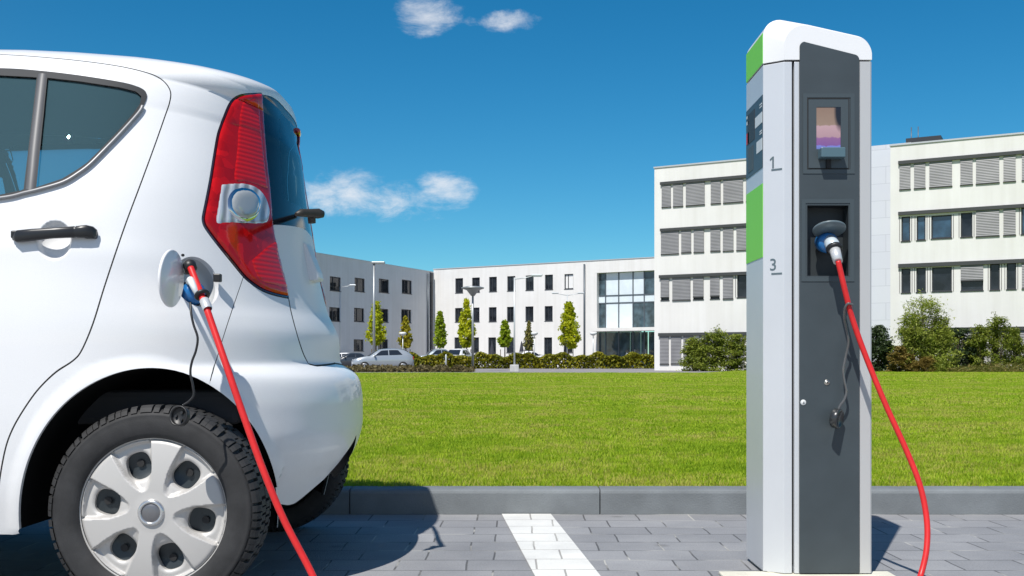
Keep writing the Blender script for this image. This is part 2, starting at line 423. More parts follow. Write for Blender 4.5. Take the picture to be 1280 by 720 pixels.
hatch_uv = np.vstack([glass_low, hatch_low[::-1], hatch_edge[::-1][1:], lampR[:6][1:5]])
seam_hatch = resample(np.vstack([hatch_edge, hatch_low[1:]]), .008)
seam_spoiler = resample(np.vstack([lampL[:1], glass_top]), .008)
pane_in = np.vstack([to_uv([(352, 141), (349.5, 150), (350, 180), (352, 215), (354.5, 240), (359, 250), (372, 256.5), (381, 259)], 2)])
rear_pane_uv = resample(np.vstack([pane_in, [[UMAX, pane_in[-1][1]-.004], [UMAX, pane_in[0][1]]]]), .008, True)
handle_c = uv_at(68, 300)
arch_uv_c = uv_at(186, 520); 
bump_poly = np.vstack([seam_bumper, [[arch_uv[0][0], arch_uv[0][1]]], [[arch_uv[0][0]-.02, 0]], [[UMAX, 0]], [[UMAX, hatch_low[-1][1]]], hatch_low[::-1], hatch_edge[::-1]])
bottom_uv = resample(to_uv(bottom_px, 4, smooth=False), .012)
bottom_uv = np.vstack([[[UMIN, bottom_uv[0][1]]], resample(np.vstack([[[UMIN+.02, bottom_uv[0][1]]], bottom_uv[:1]]), .03)[1:-1], bottom_uv, resample(np.vstack([bottom_uv[-1:], [[UMAX, bottom_uv[-1][1]+.03]]]), .012)[1:]])
# front wheel opening (outside the picture)
fw_x = -3.36; fa = np.array([[-1.35-(-fw_x)+1.35+.0+ (fw_x+1.35-fw_x) if False else (fw_x-XS)+.35*math.cos(a), np.interp(.30+.40*math.sin(a), pz, pv)] for a in np.linspace(R(-12), R(192), 40)])
def xz(pts): return np.array([(x-XS, np.interp(z, pz, pv)) for x, z in pts])
fpane_uv = resample(xz([(-2.13, 1.16), (-2.13, 1.50), (-2.45, 1.47), (-2.70, 1.38), (-2.92, 1.20), (-2.95, 1.12)]), .02, True)
fdoor_uv = resample(xz([(-2.085, .25), (-2.085, 1.60), (-2.45, 1.55), (-2.74, 1.42), (-2.98, 1.18), (-2.98, .55), (-2.94, .27)]), .02, True)

def disp(u, v):
    """shaping on top of the loft: arch lip, bump crease, handle dish"""
    p = np.stack([u, v], -1); o = np.zeros(len(p))
    near = (u > -.45) & (u < .75) & (v < .75)
    if near.any():
        d = dist_pl(p[near], arch_uv); k = np.clip(1-d/.045, 0, 1); o[near] += .009*(k*k*(3-2*k))
    q = ((u-handle_c[0])/.060)**2+((v-handle_c[1])/.058)**2; k = np.clip(1-q, 0, 1); o -= .030*np.sqrt(k)*np.clip(k*3, 0, 1)
    # soft waist crease running through the handle and a swelling of the haunch
    vl = np.interp(u, [-2, 0, .5], [.80, .83, .80])
    o += .004*np.exp(-((v-vl-.055)/.045)**2)*np.clip((.55-u)/.2, 0, 1)
    return o
def surf(u, v, off=0.):
    n = normal0(u, v); return surf0(u, v)+n*(disp(u, v)+off)[:, None]
def normal(u, v):
    h = 1e-3; va = np.clip(v, h, VTOP-h)
    du = surf(u+h, va)-surf(u-h, va); dv = surf(u, va+h)-surf(u, va-h)
    n = np.cross(du, dv); ln = np.linalg.norm(n, axis=-1, keepdims=True); n = n/np.maximum(ln, 1e-12)
    return np.where(ln > 1e-9, n, np.array([0, 0, 1.]))

# ---- one constrained triangulation of the near half
cons = []      # (polyline, closed)
GAPS = [(door_uv, True, .0022), (seam_bumper, False, .0011), (seam_hatch, False, .0028), (seam_spoiler, False, .0014), (lamp_uv, True, .0018), (fdoor_uv, True, .0022)]
for pl, cl, g in GAPS:
    if cl:
        cons += [(inset(pl, g), True), (inset(pl, -g), True), (pl, True)]
    else:
        cons += [(offset_open(pl, g), False), (offset_open(pl, -g), False), (pl, False)]
cons += [(win_uv, True), (quarter_uv, True), (pane_uv, True), (fuel_uv, True), (arch_uv, False), (fa, False), (bottom_uv, False),
         (rear_glass_uv, True), (rear_pane_uv, True), (fpane_uv, True), (inset(win_uv, .0035), True)]
PT = []; ED = []
for pl, cl in cons:
    k = len(PT); n = len(pl); pl = np.clip(pl, [UMIN, .0005], [UMAX, VTOP]); PT += [tuple(p) for p in pl]
    ED += [(k+i, k+i+1) for i in range(n-1)]+([(k+n-1, k)] if cl else [])
CP = np.array(PT)
sp_ = lambda a, b, h: np.arange(a, b, h)
fine_u, fine_v = sp_(-.75, UMAX, .011), sp_(.0, VTOP, .011)
A1 = np.stack(np.meshgrid(fine_u, fine_v), -1).reshape(-1, 2); A1[:, 0] += .0045*((np.round(A1[:, 1]/.011)) % 2)
A2 = np.stack(np.meshgrid(sp_(UMIN, -.75, .035), sp_(.0, VTOP, .03)), -1).reshape(-1, 2)
# closer points round the handle dish and along the bumper shelf, where the surface turns quickly
A3 = np.stack(np.meshgrid(sp_(handle_c[0]-.065, handle_c[0]+.065, .004), sp_(handle_c[1]-.062, handle_c[1]+.062, .004)), -1).reshape(-1, 2)
vz = np.interp([.69, .745], pz, pv)
A4 = np.stack(np.meshgrid(sp_(.25, UMAX, .012), sp_(vz[0], vz[1], .0045)), -1).reshape(-1, 2)
IN = np.vstack([A1, A2, A3, A4]); IN = IN[(IN[:, 0] <= UMAX-1e-4)]
cell = {}
for p in CP: cell.setdefault((int(p[0]/.006), int(p[1]/.006)), []).append(p)
keep = []
for p in IN:
    i, j = int(p[0]/.006), int(p[1]/.006); ok = True
    for a in (-1, 0, 1):
        for b in (-1, 0, 1):
            for q in cell.get((i+a, j+b), ()):
                if abs(q[0]-p[0])+abs(q[1]-p[1]) < .0048: ok = False
    if ok: keep.append(tuple(p))
edge_pts = [(UMAX, float(v)) for v in sp_(.003, VTOP, .011)]+[(UMIN, float(v)) for v in sp_(.0, VTOP, .03)]+[(float(u), VTOP) for u in sp_(-.75, UMAX, .011)]+[(float(u), VTOP) for u in sp_(UMIN, -.75, .035)]+[(UMAX, VTOP), (UMAX, 0.), (UMIN, 0.)]
allp = [Vector(p) for p in PT+keep+edge_pts]
cv, ce, cf, _, _, _ = delaunay_2d_cdt(allp, ED, [], 0, 1e-6)
V2 = np.array([tuple(p) for p in cv]); T3 = np.array([tuple(f) for f in cf]); CEN = V2[T3].mean(1)
cls = np.array(['body']*len(T3), dtype=object)
lowb = np.interp(CEN[:, 0], bottom_uv[:, 0], bottom_uv[:, 1])
def mark(poly, name): cls[in_poly(CEN, poly)] = name
mark(bump_poly, 'bumper'); mark(hatch_uv, 'hatch'); mark(fdoor_uv, 'fdoor'); mark(door_uv, 'door'); mark(win_uv, 'trim'); mark(inset(win_uv, .0035), 'seal')
X3 = surf0(CEN[:, 0], CEN[:, 1])
cls[(cls == 'body') & (X3[:, 0] < -2.62) & (X3[:, 0] > -3.36) & (Zv(CEN[:, 1]) > 1.2) & (X3[:, 2] > 1.08) & (CEN[:, 0] < -LM) ] = 'screen'
mark(pane_uv, 'pane'); mark(quarter_uv, 'quarter'); mark(fpane_uv, 'fpane')
cls[in_poly(CEN, rear_glass_uv)] = 'frit'; mark(rear_pane_uv, 'rpane'); mark(lamp_uv, 'lamp')
for pl, cl, g in GAPS:
    d = dist_pl(CEN, pl, cl); ok = np.isin(cls, ['body', 'bumper', 'hatch', 'fdoor', 'door', 'lamp', 'frit'])
    if pl is seam_spoiler: ok &= CEN[:, 1] > 0
    cls[(d < g) & ok] = 'gap'
mark(fuel_uv, 'drop')
mark(np.vstack([arch_uv, [[arch_uv[-1][0], -1], [arch_uv[0][0], -1]]]), 'drop'); mark(np.vstack([fa, [[fa[-1][0], -1], [fa[0][0], -1]]]), 'drop')
cls[CEN[:, 1] < lowb] = 'drop'
# which way do the triangles turn
_a, _b, _c = (V2[T3[:, k]] for k in range(3)); area = (_b[:, 0]-_a[:, 0])*(_c[:, 1]-_a[:, 1])-(_c[:, 0]-_a[:, 0])*(_b[:, 1]-_a[:, 1])
T3[area < 0] = T3[area < 0][:, ::-1]
cls[np.abs(area) < 1e-10] = 'drop'
gap_d = np.full(len(V2), 1.)
for pl, cl, g in GAPS: gap_d = np.minimum(gap_d, dist_pl(V2, pl, cl)/g)
NV = normal(V2[:, 0], V2[:, 1]); SV = surf(V2[:, 0], V2[:, 1])
def strip_rim(pl, depth, inward=None, close=False):
    """a return flange along a cut edge"""
    p = surf(pl[:, 0], pl[:, 1]); n = normal(pl[:, 0], pl[:, 1]); q = p-n*depth
    if inward is not None: q = p+np.array(inward)*depth
    m = len(p); vs = [Vector(a) for a in p]+[Vector(a) for a in q]
    fs = [(i, i+1, m+i+1, m+i) for i in range(m-1)]+([(m-1, 0, m, 2*m-1)] if close else [])
    return vs, fs
def shell(name, classes, mats, parent, off=None, sides='both', mi_of=None, rims=(), dip=.006):
    """a part cut from the body surface; classes are its triangle groups"""
    sel = np.isin(cls, classes); tri = T3[sel]; cc = cls[sel]
    ids = np.unique(tri); remap = {int(a): i for i, a in enumerate(ids)}
    pos = SV[ids].copy(); nor = NV[ids]
    if off is not None: pos += nor*off(V2[ids])[:, None]
    if 'gap' in classes:
        g = gap_d[ids]; pos -= nor*(dip*np.clip(1-g, 0, 1))[:, None]
    vs = []; fs = []; ns = []; mi = []
    for side in (1, -1):
        if sides == 'near' and side < 0 or sides == 'far' and side > 0: continue
        k = len(vs); q = pos.copy(); nn = nor.copy()
        if side < 0: q[:, 1] = 2*YC-q[:, 1]; nn[:, 1] *= -1
        vs += [tuple(a) for a in q]; ns += [tuple(a) for a in nn]
        for t_, c_ in zip(tri, cc):
            f = [k+remap[int(a)] for a in t_]; fs.append(f if side > 0 else f[::-1]); mi.append(mi_of[c_] if mi_of else 0)
    nb = len(vs)
    me = bpy.data.meshes.new(name)
    rv = []; rf = []; rm = []
    for (pl, depth, inward, close, m_) in rims:
        a, b = strip_rim(pl, depth, inward, close)
        for side in (1, -1):
            if sides == 'near' and side < 0 or sides == 'far' and side > 0: continue
            k = nb+len(rv); rv += [tuple(p) if side > 0 else (p[0], 2*YC-p[1], p[2]) for p in a]
            rf += [[k+i for i in f] for f in b]; rm += [m_]*len(b)
    me.from_pydata(vs+rv, [], fs+rf); me.update()
    me.polygons.foreach_set('material_index', mi+rm); me.polygons.foreach_set('use_smooth', [True]*len(me.polygons))
    me.normals_split_custom_set_from_vertices(ns+[tuple(me.vertices[nb+i].normal) for i in range(len(rv))])
    return link_mesh(name, me, mats, parent)
# ---- car materials
def paint_mat(name='car_paint_white', coat=.6, cr_=.03, sp_ec=.4):
    m = mat(name, (.80, .81, .82), .38, coat=coat, coat_rough=cr_, spec=sp_ec)
    t, n, l, b = nt(m)
    tc = N(t, 'ShaderNodeTexCoord'); nz = N(t, 'ShaderNodeTexNoise', Scale=900., Detail=1.); l.new(tc.outputs['Object'], nz.inputs['Vector'])
    r = ramp(t, nz.outputs['Fac'], [(.3, (.72, .725, .735)), (.7, (.78, .785, .79))])
    # a faint film of road dust low on the sides
    sp = N(t, 'ShaderNodeSeparateXYZ'); l.new(tc.outputs['Object'], sp.inputs[0])
    n2 = N(t, 'ShaderNodeTexNoise', Scale=7., Detail=8., Roughness=.65); l.new(tc.outputs['Object'], n2.inputs['Vector'])
    a = t.nodes.new('ShaderNodeMath'); a.operation = 'MULTIPLY_ADD'; l.new(n2.outputs['Fac'], a.inputs[0]); a.inputs[1].default_value = .55; l.new(sp.outputs['Z'], a.inputs[2])
    mr = N(t, 'ShaderNodeMapRange'); mr.inputs[1].default_value = .78; mr.inputs[2].default_value = .42; mr.inputs[3].default_value = 0; mr.inputs[4].default_value = .38
    l.new(a.outputs[0], mr.inputs[0])
    mx = N(t, 'ShaderNodeMix', data_type='RGBA'); l.new(mr.outputs[0], mx.inputs['Factor']); l.new(r.outputs[0], mx.inputs['A']); mx.inputs['B'].default_value = (.50, .47, .43, 1)
    l.new(mx.outputs['Result'], b.inputs['Base Color'])
    cm = N(t, 'ShaderNodeMapRange'); cm.inputs[1].default_value = 0; cm.inputs[2].default_value = .38; cm.inputs[3].default_value = coat; cm.inputs[4].default_value = coat*.35
    l.new(mr.outputs[0], cm.inputs[0]); l.new(cm.outputs[0], b.inputs['Coat Weight'])
    return m
M_paint = paint_mat(); M_paintback = paint_mat('car_paint_white_weak_coat', .12, .12, .15); M_paintbump = paint_mat('bumper_paint_white', .4, .05, .3)  # tailgate copy has a weak coat to keep the sky's reflection off it
M_gap = mat('rubber_gap', (.012, .012, .013), .7)
M_trim = mat('window_trim', (.04, .042, .045), .65, spec=.25)
M_trimpale = mat('window_trim_satin', (.26, .26, .265), .42, metal=.3)
M_seal = mat('window_seal', (.012, .012, .014), .55)
M_glass = glass_mat('tinted_side_glass', (.68, .84, .88), (.17, .34, .38), 1.8, .80)
M_rglass = glass_mat('rear_glass', (.72, .80, .84), (.03, .04, .045), 1.5, .93)
M_frit = mat('glass_black_border', (.006, .009, .016), .10, spec=.3)
M_black = mat('black_plastic', (.014, .014, .015), .42)
M_dark = mat('underbody_black', (.006, .006, .006), .9, spec=.1)
M_lining = mat('headliner_grey', (.50, .52, .52), .9)
M_chrome = mat('chrome', (.75, .76, .78), .12, metal=1)

CAR = thing('parked_car', (-2.2, YC, 0), 'white hatchback with black wheel arch and red tail light, plugged into a red cable', 'car')
body = shell('body', ['body', 'gap'], [M_paint, M_gap], CAR, mi_of={'body': 0, 'gap': 1},
             rims=[(arch_uv, .014, (0, 1, 0), False, 0), (fuel_uv, .02, None, True, 0), (fa, .014, (0, 1, 0), False, 0)])
# inside face of the roof and pillars, a lining a little within the skin
def lining_off(q): return np.full(len(q), -.03)
sel_keep = cls.copy()
roofish = (Zv(CEN[:, 1]) > 1.22)
win_hi = win_uv.copy(); win_hi[:, 1] += .085*np.clip((win_hi[:, 1]-np.median(win_hi[:, 1]))/.08, 0, 1)
far_open = in_poly(CEN, inset(win_hi, .012)) & (CEN[:, 1] > np.median(win_uv[:, 1])) & np.isin(cls, ['door', 'trim', 'seal'])
cls[(cls == 'body') & roofish & (CEN[:, 0] > -1.6)] = 'body_roof'; cls[(cls == 'door') & roofish] = 'door_roof'
hl_ = cls.copy()
shell('headliner', ['body_roof', 'door_roof'], [M_lining], CAR, off=lining_off, sides='near')
cls[far_open] = 'open'
shell('headliner', ['body_roof', 'door_roof'], [M_lining], CAR, off=lining_off, sides='far')
cls[:] = sel_keep
shell('rear_bumper', ['bumper'], [M_paintbump], CAR, rims=[(arch_uv[:12], .014, (0, 1, 0), False, 0)])
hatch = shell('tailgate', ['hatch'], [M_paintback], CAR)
for side in ('near', 'far'):
    if side == 'far': cls[far_open] = 'pane'
    dr = shell('rear_door', ['door'], [M_paint], CAR, sides=side)
    shell('window_trim', ['trim', 'seal'], [M_trim, M_seal], dr, sides=side, mi_of={'trim': 0, 'seal': 0}, off=lambda q: np.full(len(q), .003))
    shell('window_pane', ['pane'], [M_glass], dr, sides=side, off=lambda q: np.full(len(q), -.004))
    shell('quarter_window_pane', ['quarter'], [M_glass], dr, sides=side, off=lambda q: np.full(len(q), -.004))
    fd = shell('front_door', ['fdoor'], [M_paint], CAR, sides=side)
    shell('window_pane', ['fpane'], [M_glass], fd, sides=side)
    if side == 'near': DOOR = dr
cls[:] = sel_keep
shell('windscreen', ['screen'], [M_glass], CAR)
rg = shell('rear_window', ['frit'], [M_frit], CAR, off=lambda q: np.full(len(q), -.001))
shell('clear_pane', ['rpane'], [M_rglass], rg, off=lambda q: np.full(len(q), -.001))

# satin lower moulding and divider pillar of the side window
mb = MB()
low = [(178, 134), (173, 143), (150, 169), (127, 193), (113, 207), (100, 217), (80, 229), (50, 238), (33, 242), (0, 249), (-100, 258), (-200, 264)]
lu = to_uv(low, 4); a = surf(lu[:, 0], lu[:, 1], .0065); mb.tube([Vector(p) for p in a], .0052, 8)
mb.build('window_moulding', M_trimpale, DOOR)
mb = MB()
du = to_uv([(53.5, 93), (48, 140), (43, 185), (38, 238)], 4); q = surf(du[:, 0], du[:, 1], .002)
wd = np.linspace(.0125, .0125, len(q)); vs = []
for p, k in zip(q, wd): vs += [Vector((p[0]-k, p[1]-.001, p[2])), Vector((p[0]-k*.5, p[1]-.006, p[2])), Vector((p[0]+k*.5, p[1]-.006, p[2])), Vector((p[0]+k, p[1]-.001, p[2]))]
mb.add(vs, [(i*4+j, i*4+j+1, i*4+j+5, i*4+j+4) for i in range(len(q)-1) for j in range(3)], 0, True)
mb.build('window_divider', mat('divider_satin', (.10, .10, .105), .5, metal=.1), DOOR)

# door handle
mb = MB()
hp = [(19.5, 298), (26, 296.5), (45, 294.5), (70, 292.5), (97, 291), (98.6, 290.9), (100, 290.8), (112, 290.4), (120, 291.2), (123.5, 292)]
hr = [(3.5, .008), (8.2, .013), (8.0, .014), (7.2, .015), (7.6, .015), (6.6, .013), (7.8, .015), (8.6, .015), (7.5, .012), (4.5, .008)]
hu = [uv_at(*p) for p in hp]; hq = [surf0(np.array([q[0]]), np.array([q[1]]))[0] for q in hu]
vs = []; n = 14
for p, (hh, th), k in zip(hq, hr, range(len(hq))):
    bow = .028 if 0 < k < len(hq)-1 else .02
    for j in range(n):
        a = 2*PI*j/n; ca, sa = math.cos(a), math.sin(a)
        vs.append(Vector((p[0], p[1]-bow*.72-th*.75*math.copysign(abs(ca)**.7, ca), p[2]+hh*.93/F*p[1]*math.copysign(abs(sa)**.75, sa))))
fs = [(i*n+j, i*n+(j+1) % n, (i+1)*n+(j+1) % n, (i+1)*n+j) for i in range(len(hq)-1) for j in range(n)]+[list(range(n)), list(range((len(hq)-1)*n, len(hq)*n))]
mb.add(vs, fs, 0, True)
for px in (24, 115):
    q = uv_at(px, 294); p = surf0(np.array([q[0]]), np.array([q[1]]))[0]; mb.box((p[0], p[1]-.006, p[2]), (.03, .03, .022), bev=.004)
mb.build('door_handle', mat('handle_black', (.016, .017, .019), .33), DOOR)

# ---- tail lights
def ribs_mat():
    m = mat('tail_light_ribbed_red', (.62, .008, .008), .16, coat=.35, coat_rough=.02, spec=.3); t, n, l, b = nt(m)
    tc = N(t, 'ShaderNodeTexCoord'); wv = N(t, 'ShaderNodeTexWave', wave_type='BANDS', bands_direction='Z', Scale=22.0, Distortion=0.); l.new(tc.outputs['Object'], wv.inputs['Vector'])
    r = ramp(t, wv.outputs['Fac'], [(.15, (.50, .004, .005)), (.75, (.66, .010, .010))]); l.new(r.outputs[0], b.inputs['Base Color'])
    bp = N(t, 'ShaderNodeBump', Strength=.2, Distance=.003); l.new(wv.outputs['Fac'], bp.inputs['Height']); l.new(bp.outputs[0], b.inputs['Normal'])
    b.inputs['Transmission Weight'].default_value = 0
    return m
def lens_mat():
    m = mat('tail_light_red', (.40, .005, .006), .12, coat=.35, coat_rough=.01, spec=.3); t, n, l, b = nt(m)
    tc = N(t, 'ShaderNodeTexCoord'); vo = N(t, 'ShaderNodeTexVoronoi', Scale=26., feature='F1', distance='MANHATTAN'); l.new(tc.outputs['Object'], vo.inputs['Vector'])
    r = ramp(t, vo.outputs['Color'], [(.2, (.34, .003, .004)), (.8, (.52, .005, .006))]); l.new(r.outputs[0], b.inputs['Base Color'])
    return m
M_lens, M_ribs = lens_mat(), ribs_mat()
M_lamprim = mat('tail_light_dark_rim', (.05, .004, .006), .15, coat=1)
rib_px = [(300, 128), (318, 124), (322, 150), (326, 190), (330, 225), (331, 236), (318, 232), (304, 228), (290, 226), (293, 190), (296, 150)]
rib2_px = [(311, 326), (340, 303), (345, 322), (351, 345), (355, 360), (340, 357), (324, 352), (316, 342)]
rev_px = [(274, 231.5), (290, 230), (306, 230.5), (319, 236), (328, 246), (333, 259), (333.5, 270), (330, 279), (318, 281), (300, 280.5), (282, 280), (267.5, 279.5), (270, 255)]
bulb_px = [(300, 240), (309, 242), (316, 250), (317, 260), (313, 271), (304, 276), (295, 273), (288, 264), (287, 252), (292, 243)]
def patch(name, px, off, m, parent, side, bulge=.004, step=.006, soft=.012):
    pl = resample(to_uv(px, 2, close=True), step, True); lo, hi = pl.min(0), pl.max(0)
    g = np.stack(np.meshgrid(np.arange(lo[0], hi[0], step), np.arange(lo[1], hi[1], step)), -1).reshape(-1, 2)
    g = g[in_poly(g, pl)]; g = g[dist_pl(g, pl, True) > step*.6]
    pts = np.vstack([pl, g]); n = len(pl)
    cv, ce, cf, _, _, _ = delaunay_2d_cdt([Vector(p) for p in pts], [(i, (i+1) % n) for i in range(n)], [], 0, 1e-6)
    q = np.array([tuple(p) for p in cv]); c = np.array([q[list(f)].mean(0) for f in cf]); ok = in_poly(c, pl)
    d = np.clip(dist_pl(q, pl, True)/soft, 0, 1); h = off+bulge*np.sqrt(np.clip(1-(1-d)**2, 0, 1))
    p = surf0(q[:, 0], q[:, 1])+normal0(q[:, 0], q[:, 1])*h[:, None]
    if side == 'far': p[:, 1] = 2*YC-p[:, 1]
    fs = []
    for f, k in zip(cf, ok):
        if not k: continue
        a, b_, c_ = (q[i] for i in f); ar = (b_[0]-a[0])*(c_[1]-a[1])-(c_[0]-a[0])*(b_[1]-a[1]); f = list(f) if ar > 0 else list(f)[::-1]
        fs.append(f if side == 'near' else f[::-1])
    mb = MB(); mb.add([Vector(a) for a in p], fs, 0, True)
    return mb.build(name, m, parent, fix=False)
def rev_mat():
    m = mat('reversing_lamp_clear', (.72, .73, .75), .16, metal=.3, coat=.6); t, n, l, b = nt(m)
    tc = N(t, 'ShaderNodeTexCoord'); wv = N(t, 'ShaderNodeTexWave', wave_type='BANDS', bands_direction='X', Scale=16.0, Distortion=1.2, Detail=1.); l.new(tc.outputs['Object'], wv.inputs['Vector'])
    r = ramp(t, wv.outputs['Fac'], [(.1, (.34, .345, .35)), (.5, (.58, .59, .60)), (.8, (.78, .79, .80))]); l.new(r.outputs[0], b.inputs['Base Color'])
    bp = N(t, 'ShaderNodeBump', Strength=.35, Distance=.004); l.new(wv.outputs['Fac'], bp.inputs['Height']); l.new(bp.outputs[0], b.inputs['Normal'])
    return m
M_rev = rev_mat(); M_bulb = mat('reversing_bulb', (.40, .42, .42), .08, metal=.2, coat=.8)
rim_w = .0085
for side in ('near', 'far'):
    tl = shell('tail_light', ['lamp'], [M_lamprim], CAR, sides=side, off=lambda q: .004*np.clip(dist_pl(q, lamp_uv, True)/.012, 0, 1))
    inner = inset(lamp_uv, .0075)
    pix = None
    def patch_uv(name, pl, off, m, **kw):
        global to_uv
        old = to_uv; to_uv = lambda *a, **k: pl
        try: return patch(name, None, off, m, tl, side, **kw)
        finally: to_uv = old
    patch_uv('red_lens', inner, .0045, M_lens, bulge=.006, soft=.03)
    patch('ribbed_lens', rib_px, .0100, M_ribs, tl, side, bulge=.002)
    patch('ribbed_lens', rib2_px, .0100, M_ribs, tl, side, bulge=.002)
    patch('reversing_lamp', rev_px, .0098, M_rev, tl, side, bulge=.0022, soft=.02)
    ring_px = [(303+(a-303)*1.36, 257+(b_-258)*1.2) for a, b_ in bulb_px]
    patch('bulb_ring', ring_px, .0108, M_chrome, tl, side, bulge=.006, soft=.02)
    patch('bulb_lens', [(303+(a-303)*1.12, 257+(b_-258)) for a, b_ in bulb_px], .0150, M_bulb, tl, side, bulge=.008, soft=.03)

# ---- third brake light, wiper, handle trim of the tailgate
def on_center(z, dx=0): return Vector((float(Xrv(np.array([z]))[0])+dx, YC, z))
mb = MB()
def skin_x(y, z):
    ym = y if y < YC else 2*YC-y; h = bvh.ray_cast(Vector((1, min(ym, YC-.002), z)), Vector((-1, 0, 0))); return h[0].x if h[0] is not None else -1.0
def tangent_y(z): return max(np.arange(3.2, 4.2, .01), key=lambda y: skin_x(y, z)/y)
vb_ = [float(np.interp(q, pz, pv)) for q in (1.655,)][0]
us = np.linspace(.3, 1, 80)*UMAX; rp = surf0(us, np.full(80, vb_)); allr = [Vector(a) for a in rp]+[Vector((a[0], 2*YC-a[1], a[2])) for a in rp[::-1]]
pxs = [640+F*a.x/a.y for a in allr]; ib = int(np.argmax(pxs)); bl = [a+Vector((.004, 0, -.004)) for a in allr if abs(a.y-allr[ib].y) < .09][::3]
mb.tube(bl, [.006]+[.010]*(len(bl)-2)+[.006], 10)
mb.build('brake_light', mat('brake_light_red', (.42, .008, .02), .15, coat=1), CAR)
mb = MB()   # wiper: boss on the glass, stub and arm lying over the far half of the glass
mb.tube([Vector(P(370, 268, 3.22)), Vector(P(377, 266, 3.24)), Vector(P(388, 266.5, 3.28)), Vector(P(398, 267, 3.30)), Vector(P(404, 268, 3.31))], [.006, .0125, .014, .0165, .011], 10)
mb.tube([Vector(P(389, 266, 3.30)), Vector(P(390, 279, 3.30))], [.014, .012], 10)
mb.tube([Vector(P(400, 267, 3.31)), Vector(P(398, 267, 3.45)), Vector(P(399, 267, 3.6)), Vector(P(397, 266, 3.75))], [.012, .011, .010, .008], 8)
mb.build('rear_wiper', mat('wiper_black', (.03, .026, .02), .5), CAR)
mb = MB()   # the handle garnish: a shallow shelf across the tailgate, following the skin
gprof = [(-.012, 1.137), (.008, 1.130), (.020, 1.085), (.032, 1.030), (.0325, 1.012), (.028, 1.003), (.012, 1.000), (-.012, 1.000)]
GY = next(y for y in np.arange(3.3, 3.66, .005) if 640+F*skin_x(y, 1.06)/y > 391.5 or y > 3.64); print('handle from', GY)
ys = [GY]+[GY+(YC-GY)*q for q in (.012, .036, .08, .18, .32, .48, .64, .82)]+[YC]; vs = []
for i, y in enumerate(ys):
    k = (.05, .55, .8, .93)[i] if i < 4 else 1
    vs += [Vector((skin_x(y, z)+(dx*k if dx > 0 else dx), y, z)) for dx, z in gprof]
vs += [Vector((vs[(9-i)*8+j].x, 2*YC-vs[(9-i)*8+j].y, vs[(9-i)*8+j].z)) for i in range(1, 10) for j in range(8)]
mb.add(vs, [(i*8+j, i*8+j+1, (i+1)*8+j+1, (i+1)*8+j) for i in range(18) for j in range(7)]+[list(range(8)), list(range(18*8, 19*8))], 0, False)
mb.build('tailgate_handle', M_paintback, CAR)

